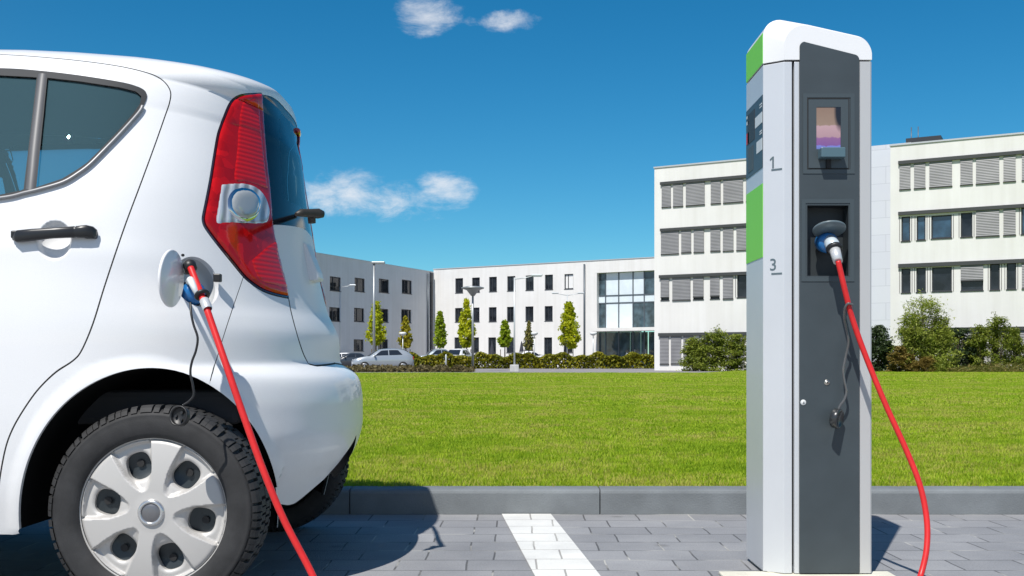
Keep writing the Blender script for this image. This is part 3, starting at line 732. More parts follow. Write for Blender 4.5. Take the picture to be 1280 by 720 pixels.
# ---- wheels
def cdt_disc(polys, inside, step, height, mname):
    pass
def tread_mat():
    m = mat('tyre_rubber', (.030, .030, .031), .72); noisy(m, (.022, .022, .023), .4, 14, .25, 260, detail=8, bdist=.002); return m
M_tyre = tread_mat()
M_cap = mat('hubcap_silver', (.50, .485, .465), .48, metal=.2, coat=.15); M_capdark = mat('steel_rim', (.035, .043, .048), .38, metal=.3)
M_badge = mat('hub_badge_grey', (.20, .20, .21), .3, metal=.6); M_ring = mat('hub_ring', (.62, .62, .62), .22, metal=.8)
def disc_mesh(spokes=6, Rr=.204):
    """hubcap face: wide flat spokes, sunk wedges between them, a round opening in every wedge"""
    pts = []; ed = []; holes = []
    def addl(pl):
        k = len(pts); n = len(pl); pts.extend(pl); ed.extend([(k+i, k+(i+1) % n) for i in range(n)])
    a0 = R(49); out = [(Rr*math.cos(a), Rr*math.sin(a)) for a in np.linspace(0, 2*PI, 144, endpoint=False)]; addl(out)
    wed = []
    for k in range(6):
        a = a0+k*PI/3; c, s = math.cos(a), math.sin(a)
        hp = []
        for b in np.linspace(0, 2*PI, 40, endpoint=False):
            x = .0355*math.cos(b); y = .033*math.sin(b)
            # squared-off towards the hub
            q = (abs(math.cos(b))**2.6+abs(math.sin(b))**2.6)**(-1/2.6); x, y = .0375*q*math.cos(b), .0355*q*math.sin(b)
            hp.append((c*(.134+x)-s*y, s*(.134+x)+c*y))
        holes.append(hp); addl(hp)
        wp = []
        for r_, w_ in ((.0615, .006), (.066, .013), (.085, .026), (.11, .038), (.135, .046), (.16, .0525), (.185, .0585), (.1985, .0615)): wp.append((r_, -w_))
        for b in np.linspace(-.30, .30, 12)[1:-1]: wp.append((.1992*math.cos(b*1.03), .1992*math.sin(b*1.03)))
        for r_, w_ in ((.1985, .0615), (.185, .0585), (.16, .0525), (.135, .046), (.11, .038), (.085, .026), (.066, .013), (.0615, .006)): wp.append((r_, w_))
        wp = [(c*x-s*y, s*x+c*y) for x, y in wp]; wp = [tuple(p) for p in resample(wp, .004, True)]
        wed.append(wp); addl(wp); addl([tuple(p) for p in inset(wp, .0045)]); addl([tuple(p) for p in inset(wp, .009)])
    P0 = np.array(pts); g = np.stack(np.meshgrid(np.arange(-Rr, Rr, .0038), np.arange(-Rr, Rr, .0038)), -1).reshape(-1, 2); g = g[np.hypot(g[:, 0], g[:, 1]) < Rr-.003]
    dd = np.full(len(g), 1.)
    for p in P0: dd = np.minimum(dd, np.abs(g-p).sum(1))
    g = g[dd > .0022]
    cv, ce, cf, _, _, _ = delaunay_2d_cdt([Vector(p) for p in pts]+[Vector(p) for p in g], ed, [], 0, 1e-6)
    q = np.array([tuple(p) for p in cv]); r = np.hypot(q[:, 0], q[:, 1])
    h = -.014*np.clip((r-.06)/(Rr-.06), 0, 1)**2.2-.010*np.clip((r-(Rr-.012))/.012, 0, 1)**2
    h += .004*np.clip(1-r/.055, 0, 1)
    for wp, hp in zip(wed, holes):
        ins = in_poly(q, np.array(wp)); d = dist_pl(q, np.array(wp), True); k = np.clip(d/.010, 0, 1); dep = .019*np.clip((r-.056)/.05, 0, 1)**.7
        h = np.where(ins, h-dep*(1-(1-k)**2), h)
        dh = dist_pl(q, np.array(hp), True); kk = np.clip(1-dh/.010, 0, 1); h = np.where(ins, h-.006*kk*kk, h)
    cen = np.array([q[list(f)].mean(0) for f in cf]); bad = np.zeros(len(cen), bool)
    for hp in holes: bad |= in_poly(cen, np.array(hp))
    fs = []
    for f, b in zip(cf, bad):
        if b: continue
        a, b_, c_ = (q[i] for i in f); ar = (b_[0]-a[0])*(c_[1]-a[1])-(c_[0]-a[0])*(b_[1]-a[1]); fs.append(list(f) if ar > 0 else list(f)[::-1])
    vs = [Vector((p[0], p[1], z)) for p, z in zip(q, h)]
    # lips of the openings
    for hp in holes:
        k = len(vs); n = len(hp)
        for p in hp:
            i = int(np.argmin(np.abs(q-np.array(p)).sum(1))); vs.append(Vector((p[0], p[1], h[i])))
        vs += [Vector((vs[k+i].x*.995, vs[k+i].y*.995, vs[k+i].z-.018)) for i in range(n)]
        fs += [[k+i, k+(i+1) % n, k+n+(i+1) % n, k+n+i] for i in range(n)]
    return vs, fs
DV, DF = disc_mesh()
def wheel(x, side, front=False):
    yf = YC-.815*side                                    # plane of the tyre's outer wall
    root = MB(); Mw = Matrix.Translation((x, yf, .2965)) @ frame_to((0, -side, 0))
    # tyre body: lathe with sidewall bulge, then tread blocks with slots between them
    prof_t = [(.206, -.010), (.212, -.004), (.222, .001), (.240, .004), (.258, .0035), (.268, .0005), (.270, .0008), (.276, -.0035), (.281, -.010), (.286, -.018), (.2865, -.030), (.2865, -.15), (.281, -.172), (.26, -.18), (.215, -.178), (.206, -.165)]
    root.lathe(prof_t, Mw, 96, 0)
    nb = 80
    for k in range(nb):
        for row in range(4):
            a0 = 2*PI*k/nb+(.035 if row % 2 else 0)+.012*math.sin(k*1.7); wa = 2*PI/nb*.74*(1+.12*math.sin(k*2.3))
            z0, z1 = [(-.004, -.040), (-.046, -.088), (-.094, -.134), (-.140, -.176)][row]
            vs = []
            if row in (0, 3):
                s_ = 1 if row == 0 else -1
                zz = (z0, z1)
                prf = [(.279, -.002), (.284, -.005), (.291, -.011), (.2975, -.023), (.298, z1), (.283, z1)] if row == 0 else [(.283, z0), (.296, z0), (.2955, -.155), (.289, -.166), (.28, -.173), (.27, -.178)]
            else: prf = [(.283, z0), (.2965, z0), (.2965, z1), (.283, z1)]
            m_ = len(prf)
            for da in (0, wa*.5, wa):
                for r_, z_ in prf: vs.append(Mw @ Vector((r_*math.cos(a0+da), r_*math.sin(a0+da), z_)))
            fs = [(i, i+1, m_+i+1, m_+i) for i in range(m_-1)]+[(m_+i, m_+i+1, 2*m_+i+1, 2*m_+i) for i in range(m_-1)]+[list(range(m_)), list(range(2*m_, 3*m_))]
            root.add(vs, fs, 0, False)
    ty = root.build('wheel', M_tyre, CAR)
    mb = MB(); mb.add([Mw @ (v+Vector((0, 0, .002))) for v in DV], DF, 0, True)
    mb.lathe([(.2045, -.024), (.2065, -.022), (.2065, -.012), (.203, -.0155)], Mw, 96, 0)
    hc = mb.build('hubcap', M_cap, ty, fix=False)
    mb = MB(); mb.lathe([(.026, .0052), (.0265, .0095), (.030, .0112), (.0345, .0098), (.0375, .0055), (.039, .000)], Mw, 48); mb.build('hub_ring', M_ring, ty)
    mb = MB(); mb.lathe([(0, .0108), (.012, .0103), (.021, .0088), (.0262, .006)], Mw, 40); mb.build('hub_badge', M_badge, ty)
    mb = MB()
    mb.lathe([(.03, -.030), (.085, -.032), (.10, -.040), (.125, -.052), (.150, -.048), (.172, -.040), (.19, -.040), (.2065, -.030), (.2075, -.12), (.15, -.15), (.02, -.15)], Mw, 64)
    for k in range(12):
        a = R(49)+k*PI/6
        if k % 2 == 0:
            c = Mw @ Vector((.140*math.cos(a), .140*math.sin(a), -.045)); mb.tube([c, c+Vector((0, -.002*side, 0))], .0105, 14, 1)
    mb.build('rim', [M_capdark, M_gap], ty)
    return ty
for x in (-1.0, -3.36):
    for s_ in (1, -1): wheel(x, s_)
# wheel tubs, floor and sill closing the underside
for x in (-1.0, -3.36):
    for s_ in (1, -1):
        src = surf(arch_uv[:, 0], arch_uv[:, 1]) if x > -2 else surf(fa[:, 0], fa[:, 1]); n = len(src); cz = np.array([x, 0, .30])
        ra, rb, rc_ = [], [], []
        for p in src:
            p = Vector(p); o_ = (Vector((p.x, 0, p.z))-Vector(cz)).normalized()
            ra.append(p+Vector((0, .0125, 0))); rb.append(Vector((p.x, max(YC-.62, p.y+.05), p.z))-o_*.006); rc_.append(Vector((p.x, YC-.42, p.z))-o_*.012)
        vs = ra+rb+rc_+[Vector((x, YC-.42, .3))]
        fs = [(k*n+i, k*n+i+1, (k+1)*n+i+1, (k+1)*n+i) for k in (0, 1) for i in range(n-1)]+[(2*n+i, 2*n+i+1, 3*n) for i in range(n-1)]
        if s_ < 0: vs = [Vector((v.x, 2*YC-v.y, v.z)) for v in vs]
        mb = MB(); mb.add(vs, fs, 0, True); mb.build('wheel_arch_liner', M_dark, CAR, fix=False)
mb = MB(); mb.box((-2.2, YC, .30), (1.55, 1.50, .12)); mb.box((-2.35, YC, .42), (3.2, .98, .2)); mb.box((-.78, YC, .52), (.2, .8, .10))
mb.build('underbody', M_dark, CAR)
mb = MB(); mb.box((-1.35, YC, .80), (.35, 1.15, .38), bev=.05); mb.box((-1.75, YC, .58), (1.9, 1.3, .10), bev=.02); mb.box((-1.42, YC, .98), (.16, 1.12, .36), bev=.05)
mb.build('rear_seat', mat('seat_charcoal', (.03, .03, .032), .9), CAR)

# ---- charging flap, its bowl and the plug socket
fp = surf(np.array([fuel_c[0]]), np.array([fuel_c[1]]))[0]; fn = normal(np.array([fuel_c[0]]), np.array([fuel_c[1]]))[0]
fq = surf(fuel_uv[:, 0], fuel_uv[:, 1]); FC = Vector(fp); FN = Vector(fn)
mb = MB(); n = len(fq); rings = []
for (k, dpt) in ((1.0, .018), (.985, .030), (.93, .048), (.80, .060), (.55, .064)):
    c = FC-FN*dpt; rings += [c+(Vector(p)-FC)*k-FN*(Vector(p)-FC).dot(FN)*(k if k < .98 else 0) for p in fq]
# the first ring follows the flange exactly
for i, p in enumerate(fq):
    nn = normal(fuel_uv[i:i+1, 0], fuel_uv[i:i+1, 1])[0]; rings[i] = Vector(p)-Vector(nn)*.019
vs = rings+[FC-FN*.064]; fs = [(r_*n+i, r_*n+(i+1) % n, (r_+1)*n+(i+1) % n, (r_+1)*n+i) for r_ in range(4) for i in range(n)]+[(4*n+i, 4*n+(i+1) % n, 5*n) for i in range(n)]
mb.add(vs, fs, 0, True)
mb.build('filler_bowl', mat('bowl_paint', (.50, .52, .53), .3, coat=.8), CAR, fix=False)
mb = MB()
sk = FC+Vector((-.012, 0, -.035))
mb.lathe([(.046, -.060), (.046, -.046), (.041, -.040), (.036, -.040), (.034, -.055), (0, -.055)], place(sk, FN), 32)
mb.build('charging_socket', M_black, CAR)
mb = MB(); mb.box(FC+Vector((.052, .030, .013)), (.022, .02, .024), bev=.003); mb.build('flap_catch', M_black, CAR)
hinge = P(229.5, 351, 2.862)
ang = R(95); fu = Vector((math.cos(ang), -math.sin(ang), 0)).normalized(); fw_ = Vector((.05, .0, 1)).normalized(); fnn = fu.cross(fw_).normalized()
mb = MB(); rad = .0775; ctr = Vector(hinge)+fu*(rad+.004)
mb.lathe([(0, -.004), (rad*.96, -.004), (rad, -.002), (rad, .002), (rad*.97, .0045), (rad*.8, .006), (0, .0075)], Matrix.Translation(ctr) @ Matrix((fu, fw_, fnn)).transposed().to_4x4(), 64)
mb.build('charging_flap', M_paint, CAR)
mb = MB()
mb.tube([FC+Vector((-.072, .015, .01)), Vector(hinge)+Vector((-.004, -.004, 0)), Vector(hinge)+fu*.03+fnn*.006], .007, 8); mb.tube([Vector(P(228, 319, 2.84)), Vector(P(229, 319, 2.83))], .004, 8)
mb.build('flap_hinge', M_black, CAR)
# ================================================================== paving, kerb, lawn
LZ = .10                                               # the lawn lies level with the kerb's back edge
KD = F*CZ/191                                          # the kerb's face
def paving_mat(paint=False):
    m = mat('white_line_paint' if paint else 'grey_concrete_pavers', (.2, .2, .21), .75); t, n, l, b = nt(m)
    tc = N(t, 'ShaderNodeTexCoord'); mp = N(t, 'ShaderNodeMapping'); l.new(tc.outputs['Object'], mp.inputs['Vector'])
    mp.inputs['Location'].default_value = (.06, -KD % .186, 0)
    # uneven laying: wobble the joints by a few millimetres
    wn = N(t, 'ShaderNodeTexNoise', Scale=5., Detail=2.); l.new(tc.outputs['Object'], wn.inputs['Vector'])
    wv = N(t, 'ShaderNodeVectorMath', operation='MULTIPLY_ADD'); l.new(wn.outputs['Color'], wv.inputs[0]); wv.inputs[1].default_value = (.012, .008, 0); l.new(mp.outputs[0], wv.inputs[2])
    bk = N(t, 'ShaderNodeTexBrick', Scale=1.0); bk.offset = .38; bk.offset_frequency = 2; bk.squash = 1
    bk.inputs['Brick Width'].default_value = .245; bk.inputs['Row Height'].default_value = .186; bk.inputs['Mortar Size'].default_value = .0038; bk.inputs['Mortar Smooth'].default_value = .25; bk.inputs['Bias'].default_value = 0
    l.new(wv.outputs[0], bk.inputs['Vector'])
    if paint:
        bk.inputs['Color1'].default_value = (.66, .66, .63, 1); bk.inputs['Color2'].default_value = (.70, .70, .67, 1); bk.inputs['Mortar'].default_value = (.33, .32, .30, 1)
    else:
        bk.inputs['Color1'].default_value = (.235, .238, .247, 1); bk.inputs['Color2'].default_value = (.295, .297, .305, 1); bk.inputs['Mortar'].default_value = (.10, .10, .102, 1)
    # pale sand lies in some of the joints, dark gaps elsewhere; worn surface on the stones
    n1 = N(t, 'ShaderNodeTexNoise', Scale=2.2, Detail=9., Roughness=.65); l.new(tc.outputs['Object'], n1.inputs['Vector'])
    n2 = N(t, 'ShaderNodeTexNoise', Scale=150., Detail=5., Roughness=.7); l.new(tc.outputs['Object'], n2.inputs['Vector'])
    a = N(t, 'ShaderNodeMix', data_type='RGBA', blend_type='MULTIPLY', Factor=1.0); l.new(bk.outputs['Color'], a.inputs['A'])
    r1 = ramp(t, n1.outputs['Fac'], [(.3, (.80, .80, .81)), (.7, (1.12, 1.11, 1.10))]); l.new(r1.outputs[0], a.inputs['B'])
    c = N(t, 'ShaderNodeMix', data_type='RGBA', blend_type='MULTIPLY', Factor=1.0); l.new(a.outputs['Result'], c.inputs['A'])
    r2 = ramp(t, n2.outputs['Fac'], [(.25, (.72, .72, .72)), (.5, (1, 1, 1)), (.8, (1.2, 1.2, 1.2))] if not paint else [(.2, (.9, .9, .9)), (.6, (1.02, 1.02, 1.02))]); l.new(r2.outputs[0], c.inputs['B'])
    sand = N(t, 'ShaderNodeTexNoise', Scale=3.1, Detail=3.); l.new(tc.outputs['Object'], sand.inputs['Vector'])
    rs = ramp(t, sand.outputs['Fac'], [(.50, (0, 0, 0)), (.60, (1, 1, 1))])
    sm = t.nodes.new('ShaderNodeMath'); sm.operation = 'MULTIPLY'; l.new(rs.outputs[0], sm.inputs[0]); l.new(bk.outputs['Fac'], sm.inputs[1])
    d = N(t, 'ShaderNodeMix', data_type='RGBA'); l.new(sm.outputs[0], d.inputs['Factor']); l.new(c.outputs['Result'], d.inputs['A']); d.inputs['B'].default_value = (.42, .41, .38, 1)
    n3 = N(t, 'ShaderNodeTexNoise', Scale=1.1, Detail=3., Roughness=.5); l.new(tc.outputs['Object'], n3.inputs['Vector'])
    r3 = ramp(t, n3.outputs['Fac'], [(.60, (1, 1, 1)), (.72, (.80, .79, .78))])
    n4 = N(t, 'ShaderNodeTexVoronoi', Scale=2.3, feature='F1'); l.new(tc.outputs['Object'], n4.inputs['Vector'])
    r4 = ramp(t, n4.outputs['Distance'], [(.03, (.62, .61, .60)), (.085, (1, 1, 1))])
    w1 = N(t, 'ShaderNodeMix', data_type='RGBA', blend_type='MULTIPLY', Factor=1.0); l.new(d.outputs['Result'], w1.inputs['A']); l.new(r3.outputs[0], w1.inputs['B'])
    w2 = N(t, 'ShaderNodeMix', data_type='RGBA', blend_type='MULTIPLY', Factor=.7); l.new(w1.outputs['Result'], w2.inputs['A']); l.new(r4.outputs[0], w2.inputs['B'])
    l.new(w2.outputs['Result'], b.inputs['Base Color'])
    hh = t.nodes.new('ShaderNodeMath'); hh.operation = 'MULTIPLY_ADD'; l.new(bk.outputs['Fac'], hh.inputs[0]); hh.inputs[1].default_value = -1.; l.new(n2.outputs['Fac'], hh.inputs[2])
    bp = N(t, 'ShaderNodeBump', Strength=.55, Distance=.004); l.new(hh.outputs[0], bp.inputs['Height']); l.new(bp.outputs[0], b.inputs['Normal'])
    return m
mb = MB(); mb.add([(-200, -200, 0), (200, -200, 0), (200, KD+.02, 0), (-200, KD+.02, 0)], [(0, 1, 2, 3)])
tag(mb.build('paving', paving_mat()), kind='structure')
mb = MB(); kx = [(-.0445-.0795*(4.816-d), .185+.0801*(4.816-d)) for d in (KD-.004, 1.0)]
def sl(d): q = (4.816-d)/(4.816-3.468); return (-.0445+(.0747+.0445)*q, .185+(.293-.185)*q)
a, b_ = sl(KD-.006), sl(1.0)
mb.add([(a[0], KD-.006, .004), (a[1], KD-.006, .004), (b_[1], 1.0, .004), (b_[0], 1.0, .004)], [(0, 1, 2, 3)])
tag(mb.build('painted_line', paving_mat(True)), kind='structure')
# kerb: one run of long stones, a joint every 1.17 m
mb = MB(); prof_k = [(KD, 0), (KD, .098), (KD+.004, .108), (KD+.012, .1145), (KD+.026, .117), (KD+.125, .118), (KD+.125, .0)]
xs_k = []; x0 = (437-640)/F*KD
for k in range(-22, 24):
    xj = x0+k*1.172
    xs_k += [(xj-.0035, 0), (xj-.0005, .016), (xj+.0005, .016), (xj+.0035, 0)]
vs = []
for x, dp in xs_k: vs += [Vector((x, y+dp if i < 5 else y, z-dp*.8 if 2 <= i <= 5 else z)) for i, (y, z) in enumerate(prof_k)]
m_ = len(prof_k)
mb.add(vs, [(i*m_+j, i*m_+j+1, (i+1)*m_+j+1, (i+1)*m_+j) for i in range(len(xs_k)-1) for j in range(m_-1)])
M_kerb = noisy(mat('kerb_concrete', (.2, .21, .22), .85), (.165, .18, .19), .22, 3.5, .5, 120, bdist=.003)
t, n, l, b = nt(M_kerb)
tag(mb.build('kerb', M_kerb), kind='structure')

def lawn_mat():
    m = mat('lawn_green', (.07, .13, .02), .85, spec=.2); t, n, l, b = nt(m)
    tc = N(t, 'ShaderNodeTexCoord')
    mp = N(t, 'ShaderNodeMapping'); mp.inputs['Scale'].default_value = (1, .45, 1); l.new(tc.outputs['Object'], mp.inputs['Vector'])
    n1 = N(t, 'ShaderNodeTexNoise', Scale=.35, Detail=10., Roughness=.62); l.new(mp.outputs[0], n1.inputs['Vector'])
    n2 = N(t, 'ShaderNodeTexNoise', Scale=26., Detail=8., Roughness=.75); l.new(mp.outputs[0], n2.inputs['Vector'])
    r1 = ramp(t, n1.outputs['Fac'], [(.28, (.14, .235, .010)), (.5, (.19, .295, .013)), (.74, (.25, .34, .022))])
    r2 = ramp(t, n2.outputs['Fac'], [(.25, (.45, .45, .42)), (.5, (.95, .95, .95)), (.8, (1.45, 1.4, 1.3))])
    a = N(t, 'ShaderNodeMix', data_type='RGBA', blend_type='MULTIPLY', Factor=1.0); l.new(r1.outputs[0], a.inputs['A']); l.new(r2.outputs[0], a.inputs['B'])
    l.new(a.outputs['Result'], b.inputs['Base Color'])
    bp = N(t, 'ShaderNodeBump', Strength=.8, Distance=.03); l.new(n2.outputs['Fac'], bp.inputs['Height']); l.new(bp.outputs[0], b.inputs['Normal'])
    return m
LF = KD+.12
mb = MB(); mb.add([(-400, LF, LZ), (400, LF, LZ), (400, 900, LZ), (-400, 900, LZ)], [(0, 1, 2, 3)])
tag(mb.build('lawn', lawn_mat()), kind='structure')

# grass blades: tufts scattered over the near lawn
def blade_mat():
    m = mat('grass_blade', (.1, .18, .02), .6, spec=.25); t, n, l, b = nt(m)
    oi = N(t, 'ShaderNodeObjectInfo'); tc = N(t, 'ShaderNodeTexCoord'); ge = N(t, 'ShaderNodeNewGeometry')
    nz = N(t, 'ShaderNodeTexNoise', Scale=1.1, Detail=6.); l.new(ge.outputs['Position'], nz.inputs['Vector'])
    ad = t.nodes.new('ShaderNodeMath'); ad.operation = 'MULTIPLY_ADD'; l.new(oi.outputs['Random'], ad.inputs[0]); ad.inputs[1].default_value = .55; l.new(nz.outputs['Fac'], ad.inputs[2])
    n5 = N(t, 'ShaderNodeTexNoise', Scale=.33, Detail=3.); l.new(ge.outputs['Position'], n5.inputs['Vector'])
    a5 = t.nodes.new('ShaderNodeMath'); a5.operation = 'MULTIPLY_ADD'; l.new(n5.outputs['Fac'], a5.inputs[0]); a5.inputs[1].default_value = .7; l.new(ad.outputs[0], a5.inputs[2])
    a6 = t.nodes.new('ShaderNodeMath'); a6.operation = 'SUBTRACT'; l.new(a5.outputs[0], a6.inputs[0]); a6.inputs[1].default_value = .33
    r = ramp(t, a6.outputs[0], [(.30, (.18, .29, .010)), (.60, (.28, .43, .014)), (.9, (.41, .51, .03)), (1.02, (.48, .46, .10))]); l.new(r.outputs[0], b.inputs['Base Color'])
    tr = N(t, 'ShaderNodeBsdfTranslucent'); l.new(r.outputs[0], tr.inputs[0])
    mx = N(t, 'ShaderNodeMixShader'); mx.inputs[0].default_value = .35
    o = t.nodes['Material Output']; l.new(b.outputs[0], mx.inputs[1]); l.new(tr.outputs[0], mx.inputs[2]); l.new(mx.outputs[0], o.inputs[0])
    return m
M_blade = blade_mat()
def tuft(h, sp, nb, wd):
    mb = MB(); rr = random.Random(5)
    for k in range(nb):
        a = rr.random()*2*PI; r_ = sp*math.sqrt(rr.random()); x, y = r_*math.cos(a), r_*math.sin(a)
        b_ = rr.random()*2*PI; ln = h*(.55+.6*rr.random()); lean = ln*(.15+.5*rr.random()); w_ = wd*(.7+.6*rr.random())
        dx, dy = math.cos(b_), math.sin(b_); c = rr.random()*2*PI; px_, py_ = math.cos(c)*w_/2, math.sin(c)*w_/2
        p0 = Vector((x, y, -.004)); p1 = Vector((x+dx*lean*.35, y+dy*lean*.35, ln*.6)); p2 = Vector((x+dx*lean, y+dy*lean, ln))
        s_ = Vector((px_, py_, 0)); mb.add([p0-s_, p0+s_, p1+s_*.8, p1-s_*.8, p2], [(0, 1, 2, 3), (3, 2, 4)])
    return mb
def scatter(name, area, density, tuftmb):
    """tufts over a strip of ground, gathered in one mesh with one tuft instanced on its points"""
    me = bpy.data.meshes.new(name); xs = []
    me.from_pydata([tuple(p) for p in area], [], [list(range(len(area)))]); me.update()
    o = bpy.data.objects.new(name, me); col.objects.link(o); tag(o, kind='stuff')
    tm = bpy.data.meshes.new('grass_tuft'); tm.from_pydata([tuple(v) for v in tuftmb.v], [], tuftmb.f); tm.materials.append(M_blade); tm.update()
    to = bpy.data.objects.new('grass_tuft', tm)      # not linked to the scene: only read by the node tree
    ng = bpy.data.node_groups.new(name, 'GeometryNodeTree'); ng.interface.new_socket('Geometry', in_out='INPUT', socket_type='NodeSocketGeometry'); ng.interface.new_socket('Geometry', in_out='OUTPUT', socket_type='NodeSocketGeometry')
    gi = ng.nodes.new('NodeGroupInput'); go = ng.nodes.new('NodeGroupOutput'); dp = ng.nodes.new('GeometryNodeDistributePointsOnFaces'); dp.inputs['Density'].default_value = density
    ob = ng.nodes.new('GeometryNodeObjectInfo'); ob.inputs['Object'].default_value = to; ob.inputs['As Instance'].default_value = True
    ip = ng.nodes.new('GeometryNodeInstanceOnPoints'); rv = ng.nodes.new('FunctionNodeRandomValue'); rv.data_type = 'FLOAT_VECTOR'; rv.inputs[0].default_value = (0, 0, 0); rv.inputs[1].default_value = (0, 0, 6.28)
    r2 = ng.nodes.new('FunctionNodeRandomValue'); r2.data_type = 'FLOAT'; r2.inputs[2].default_value = .65; r2.inputs[3].default_value = 1.3
    L = ng.links.new; L(gi.outputs[0], dp.inputs[0]); L(dp.outputs['Points'], ip.inputs['Points']); L(ob.outputs['Geometry'], ip.inputs['Instance']); L(rv.outputs[0], ip.inputs['Rotation']); L(r2.outputs[1], ip.inputs['Scale']); L(ip.outputs[0], go.inputs[0])
    md = o.modifiers.new('scatter', 'NODES'); md.node_group = ng
    return o
def strip(d0, d1): return [(-.34*d0-.9, d0, LZ+.001), (.56*d0+.7, d0, LZ+.001), (.56*d1+.7, d1, LZ+.001), (-.34*d1-.9, d1, LZ+.001)]
scatter('grass', strip(LF+.004, 8.0), 1900, tuft(.027, .026, 17, .0028))
scatter('grass', strip(8.0, 14.0), 700, tuft(.030, .045, 22, .0046))
scatter('grass', strip(14.0, 30.0), 160, tuft(.036, .09, 28, .0090))
scatter('grass', strip(30.0, 53.9), 42, tuft(.05, .19, 30, .022))
scatter('grass', [(10.1, 53.9, LZ+.001), (40, 53.9, LZ+.001), (44, 71, LZ+.001), (16.2, 71, LZ+.001)], 36, tuft(.05, .19, 30, .022))

# ================================================================== the charging station
M_alu = noisy(mat('station_light_grey', (.60, .62, .64), .38, metal=.25, coat=.1), (.60, .62, .645), .03, 3, .04, 300, bdist=.001)
M_alu2 = mat('station_frame_grey', (.52, .52, .515), .42, metal=.3)
M_capw = mat('station_cap_white', (.74, .745, .75), .35, coat=.2)
M_anth = noisy(mat('station_anthracite', (.05, .06, .066), .42), (.043, .056, .064), .12, 6, .05, 500, bdist=.0005)
M_anth2 = mat('station_anthracite_frame', (.050, .066, .075), .4)
M_green = mat('station_green', (.20, .66, .045), .45)
M_ink = mat('marking_grey', (.09, .13, .15), .6)
M_labelw = mat('label_white', (.62, .66, .68), .5)
M_red = mat('label_red', (.5, .03, .03), .5)
SD = 3.45
def SX(px, d=SD): return (px-640)/F*d
def SZ(py, d=SD): return CZ+(HY-py)/F*d
XA, XB, XC = .8427, SX(980), SX(1089.5); YA, YB = 3.492, 3.740
XR = .86
ST = thing('charging_station', (1.03, 3.59, 0), 'tall grey and white charging post with green bands and a dark front panel', 'charging station')
zt = SZ(76)
def prism_z(mb, plan_, z0, z1, mi=0):
    n = len(plan_); mb.add([Vector((x, y, z0)) for x, y in plan_]+[Vector((x, y, z1)) for x, y in plan_], [list(range(n))[::-1], list(range(n, 2*n))]+[(i, (i+1) % n, n+(i+1) % n, n+i) for i in range(n)], mi)
mb = MB(); prism_z(mb, [(XA, YB), (XA, YA), (XB, SD), (SX(990), SD), (SX(990), SD+.03), (SX(993), SD+.03), (SX(993), SD), (SX(999.2), SD), (SX(999.2), SD+.062), (SX(1073.4), SD+.062), (SX(1073.4), SD), (XC-.004, SD), (XC, SD+.004), (XC, YB)], .012, zt-.003)
mb.build('housing', M_alu, ST, bevel=.0016)
mb = MB(); mb.box(((SX(990)+SX(993))/2, SD+.022, .88), (SX(993)-SX(990)-.0004, .014, zt-.03)); mb.build('door_slit', M_gap, ST)  # black strip added in the notch to deepen its shade
mb = MB(); prism_z(mb, [(XA+.008, YB-.008), (XA+.008, YA+.004), (XB+.006, SD+.008), (XC-.006, SD+.008), (XC-.006, YB-.008)], zt-.006, zt+.006); mb.build('shadow_gap', M_gap, ST)
mb = MB(); mb.box((.98, 3.34, .005), (.57, .32, .010), bev=.003); mb.box((1.02, 3.60, .006), (.33, .26, .012)); mb.build('base_plate', noisy(mat('plinth_pale', (.6, .58, .48), .8), (.62, .60, .50), .12, 9, .3, 80), ST)
mb = MB(); prism_z(mb, [(SX(1074.5), SD-.004), (XC-.006, SD-.004), (XC-.001, SD-.001), (XC-.001, SD+.003), (SX(1074.5), SD+.001)], .014, zt-.0035); mb.build('front_frame', M_alu2, ST)
# cap: rounded outline lofted front to back, leaning down to the right
def outline(xl, ztl, r_l, zc):
    sl_ = -.225; out = [(xl, zc)]
    def arc(cx, cz, r_, a0, a1, n=10): return [(cx+r_*math.cos(a), cz+r_*math.sin(a)) for a in np.linspace(a0, a1, n)]
    th = math.atan(sl_)
    cxl = xl+r_l; czl = ztl+sl_*(cxl-xl)-r_l/math.cos(th)
    out += arc(cxl, czl, r_l, PI, PI/2+th)
    r_r = .062; cxr = XC-r_r; czr = ztl+sl_*(cxr-xl)-r_r/math.cos(th)
    out += arc(cxr, czr, r_r, PI/2+th, 0, 12)
    return out+[(XC, zc)]
zc = zt+.003
sec = [(SD-.003, outline(XB+.002, 1.846, .062, zc)), (SD, outline(XB, 1.850, .064, zc)), (YA, outline(XA, 1.876, .055, zc)), (YB, outline(XA, 1.876, .055, zc))]
mb = MB(); n = len(sec[0][1]); vs = []
for y, o_ in sec: vs += [Vector((x, y, z)) for x, z in o_]
fs = [(k*n+i, k*n+(i+1) % n, (k+1)*n+(i+1) % n, (k+1)*n+i) for k in range(len(sec)-1) for i in range(n)]
mb.add(vs, fs+[list(range(n)), list(range(3*n, 4*n))], 0)
cap = mb.build('cap', M_capw, ST)
cap.data.polygons.foreach_set('use_smooth', [len(p.vertices) == 4 for p in cap.data.polygons]); 
bm = bmesh.new(); bm.from_mesh(cap.data)
for e in bm.edges: e.smooth = not (len(e.link_faces) == 2 and e.calc_face_angle(0) > R(22))
bm.to_mesh(cap.data); bm.free()
mb = MB(); ztop = 1.876-.058
mb.prism([(YB-.002, zc+.001), (YA+.001, zc+.001), (YA+.001, ztop), (YB-.002, ztop)], (XA-.0012, 0, 0), (0, 1, 0), (0, 0, 1), (1, 0, 0), .0022); mb.build('green_cap_panel', M_green, ST)
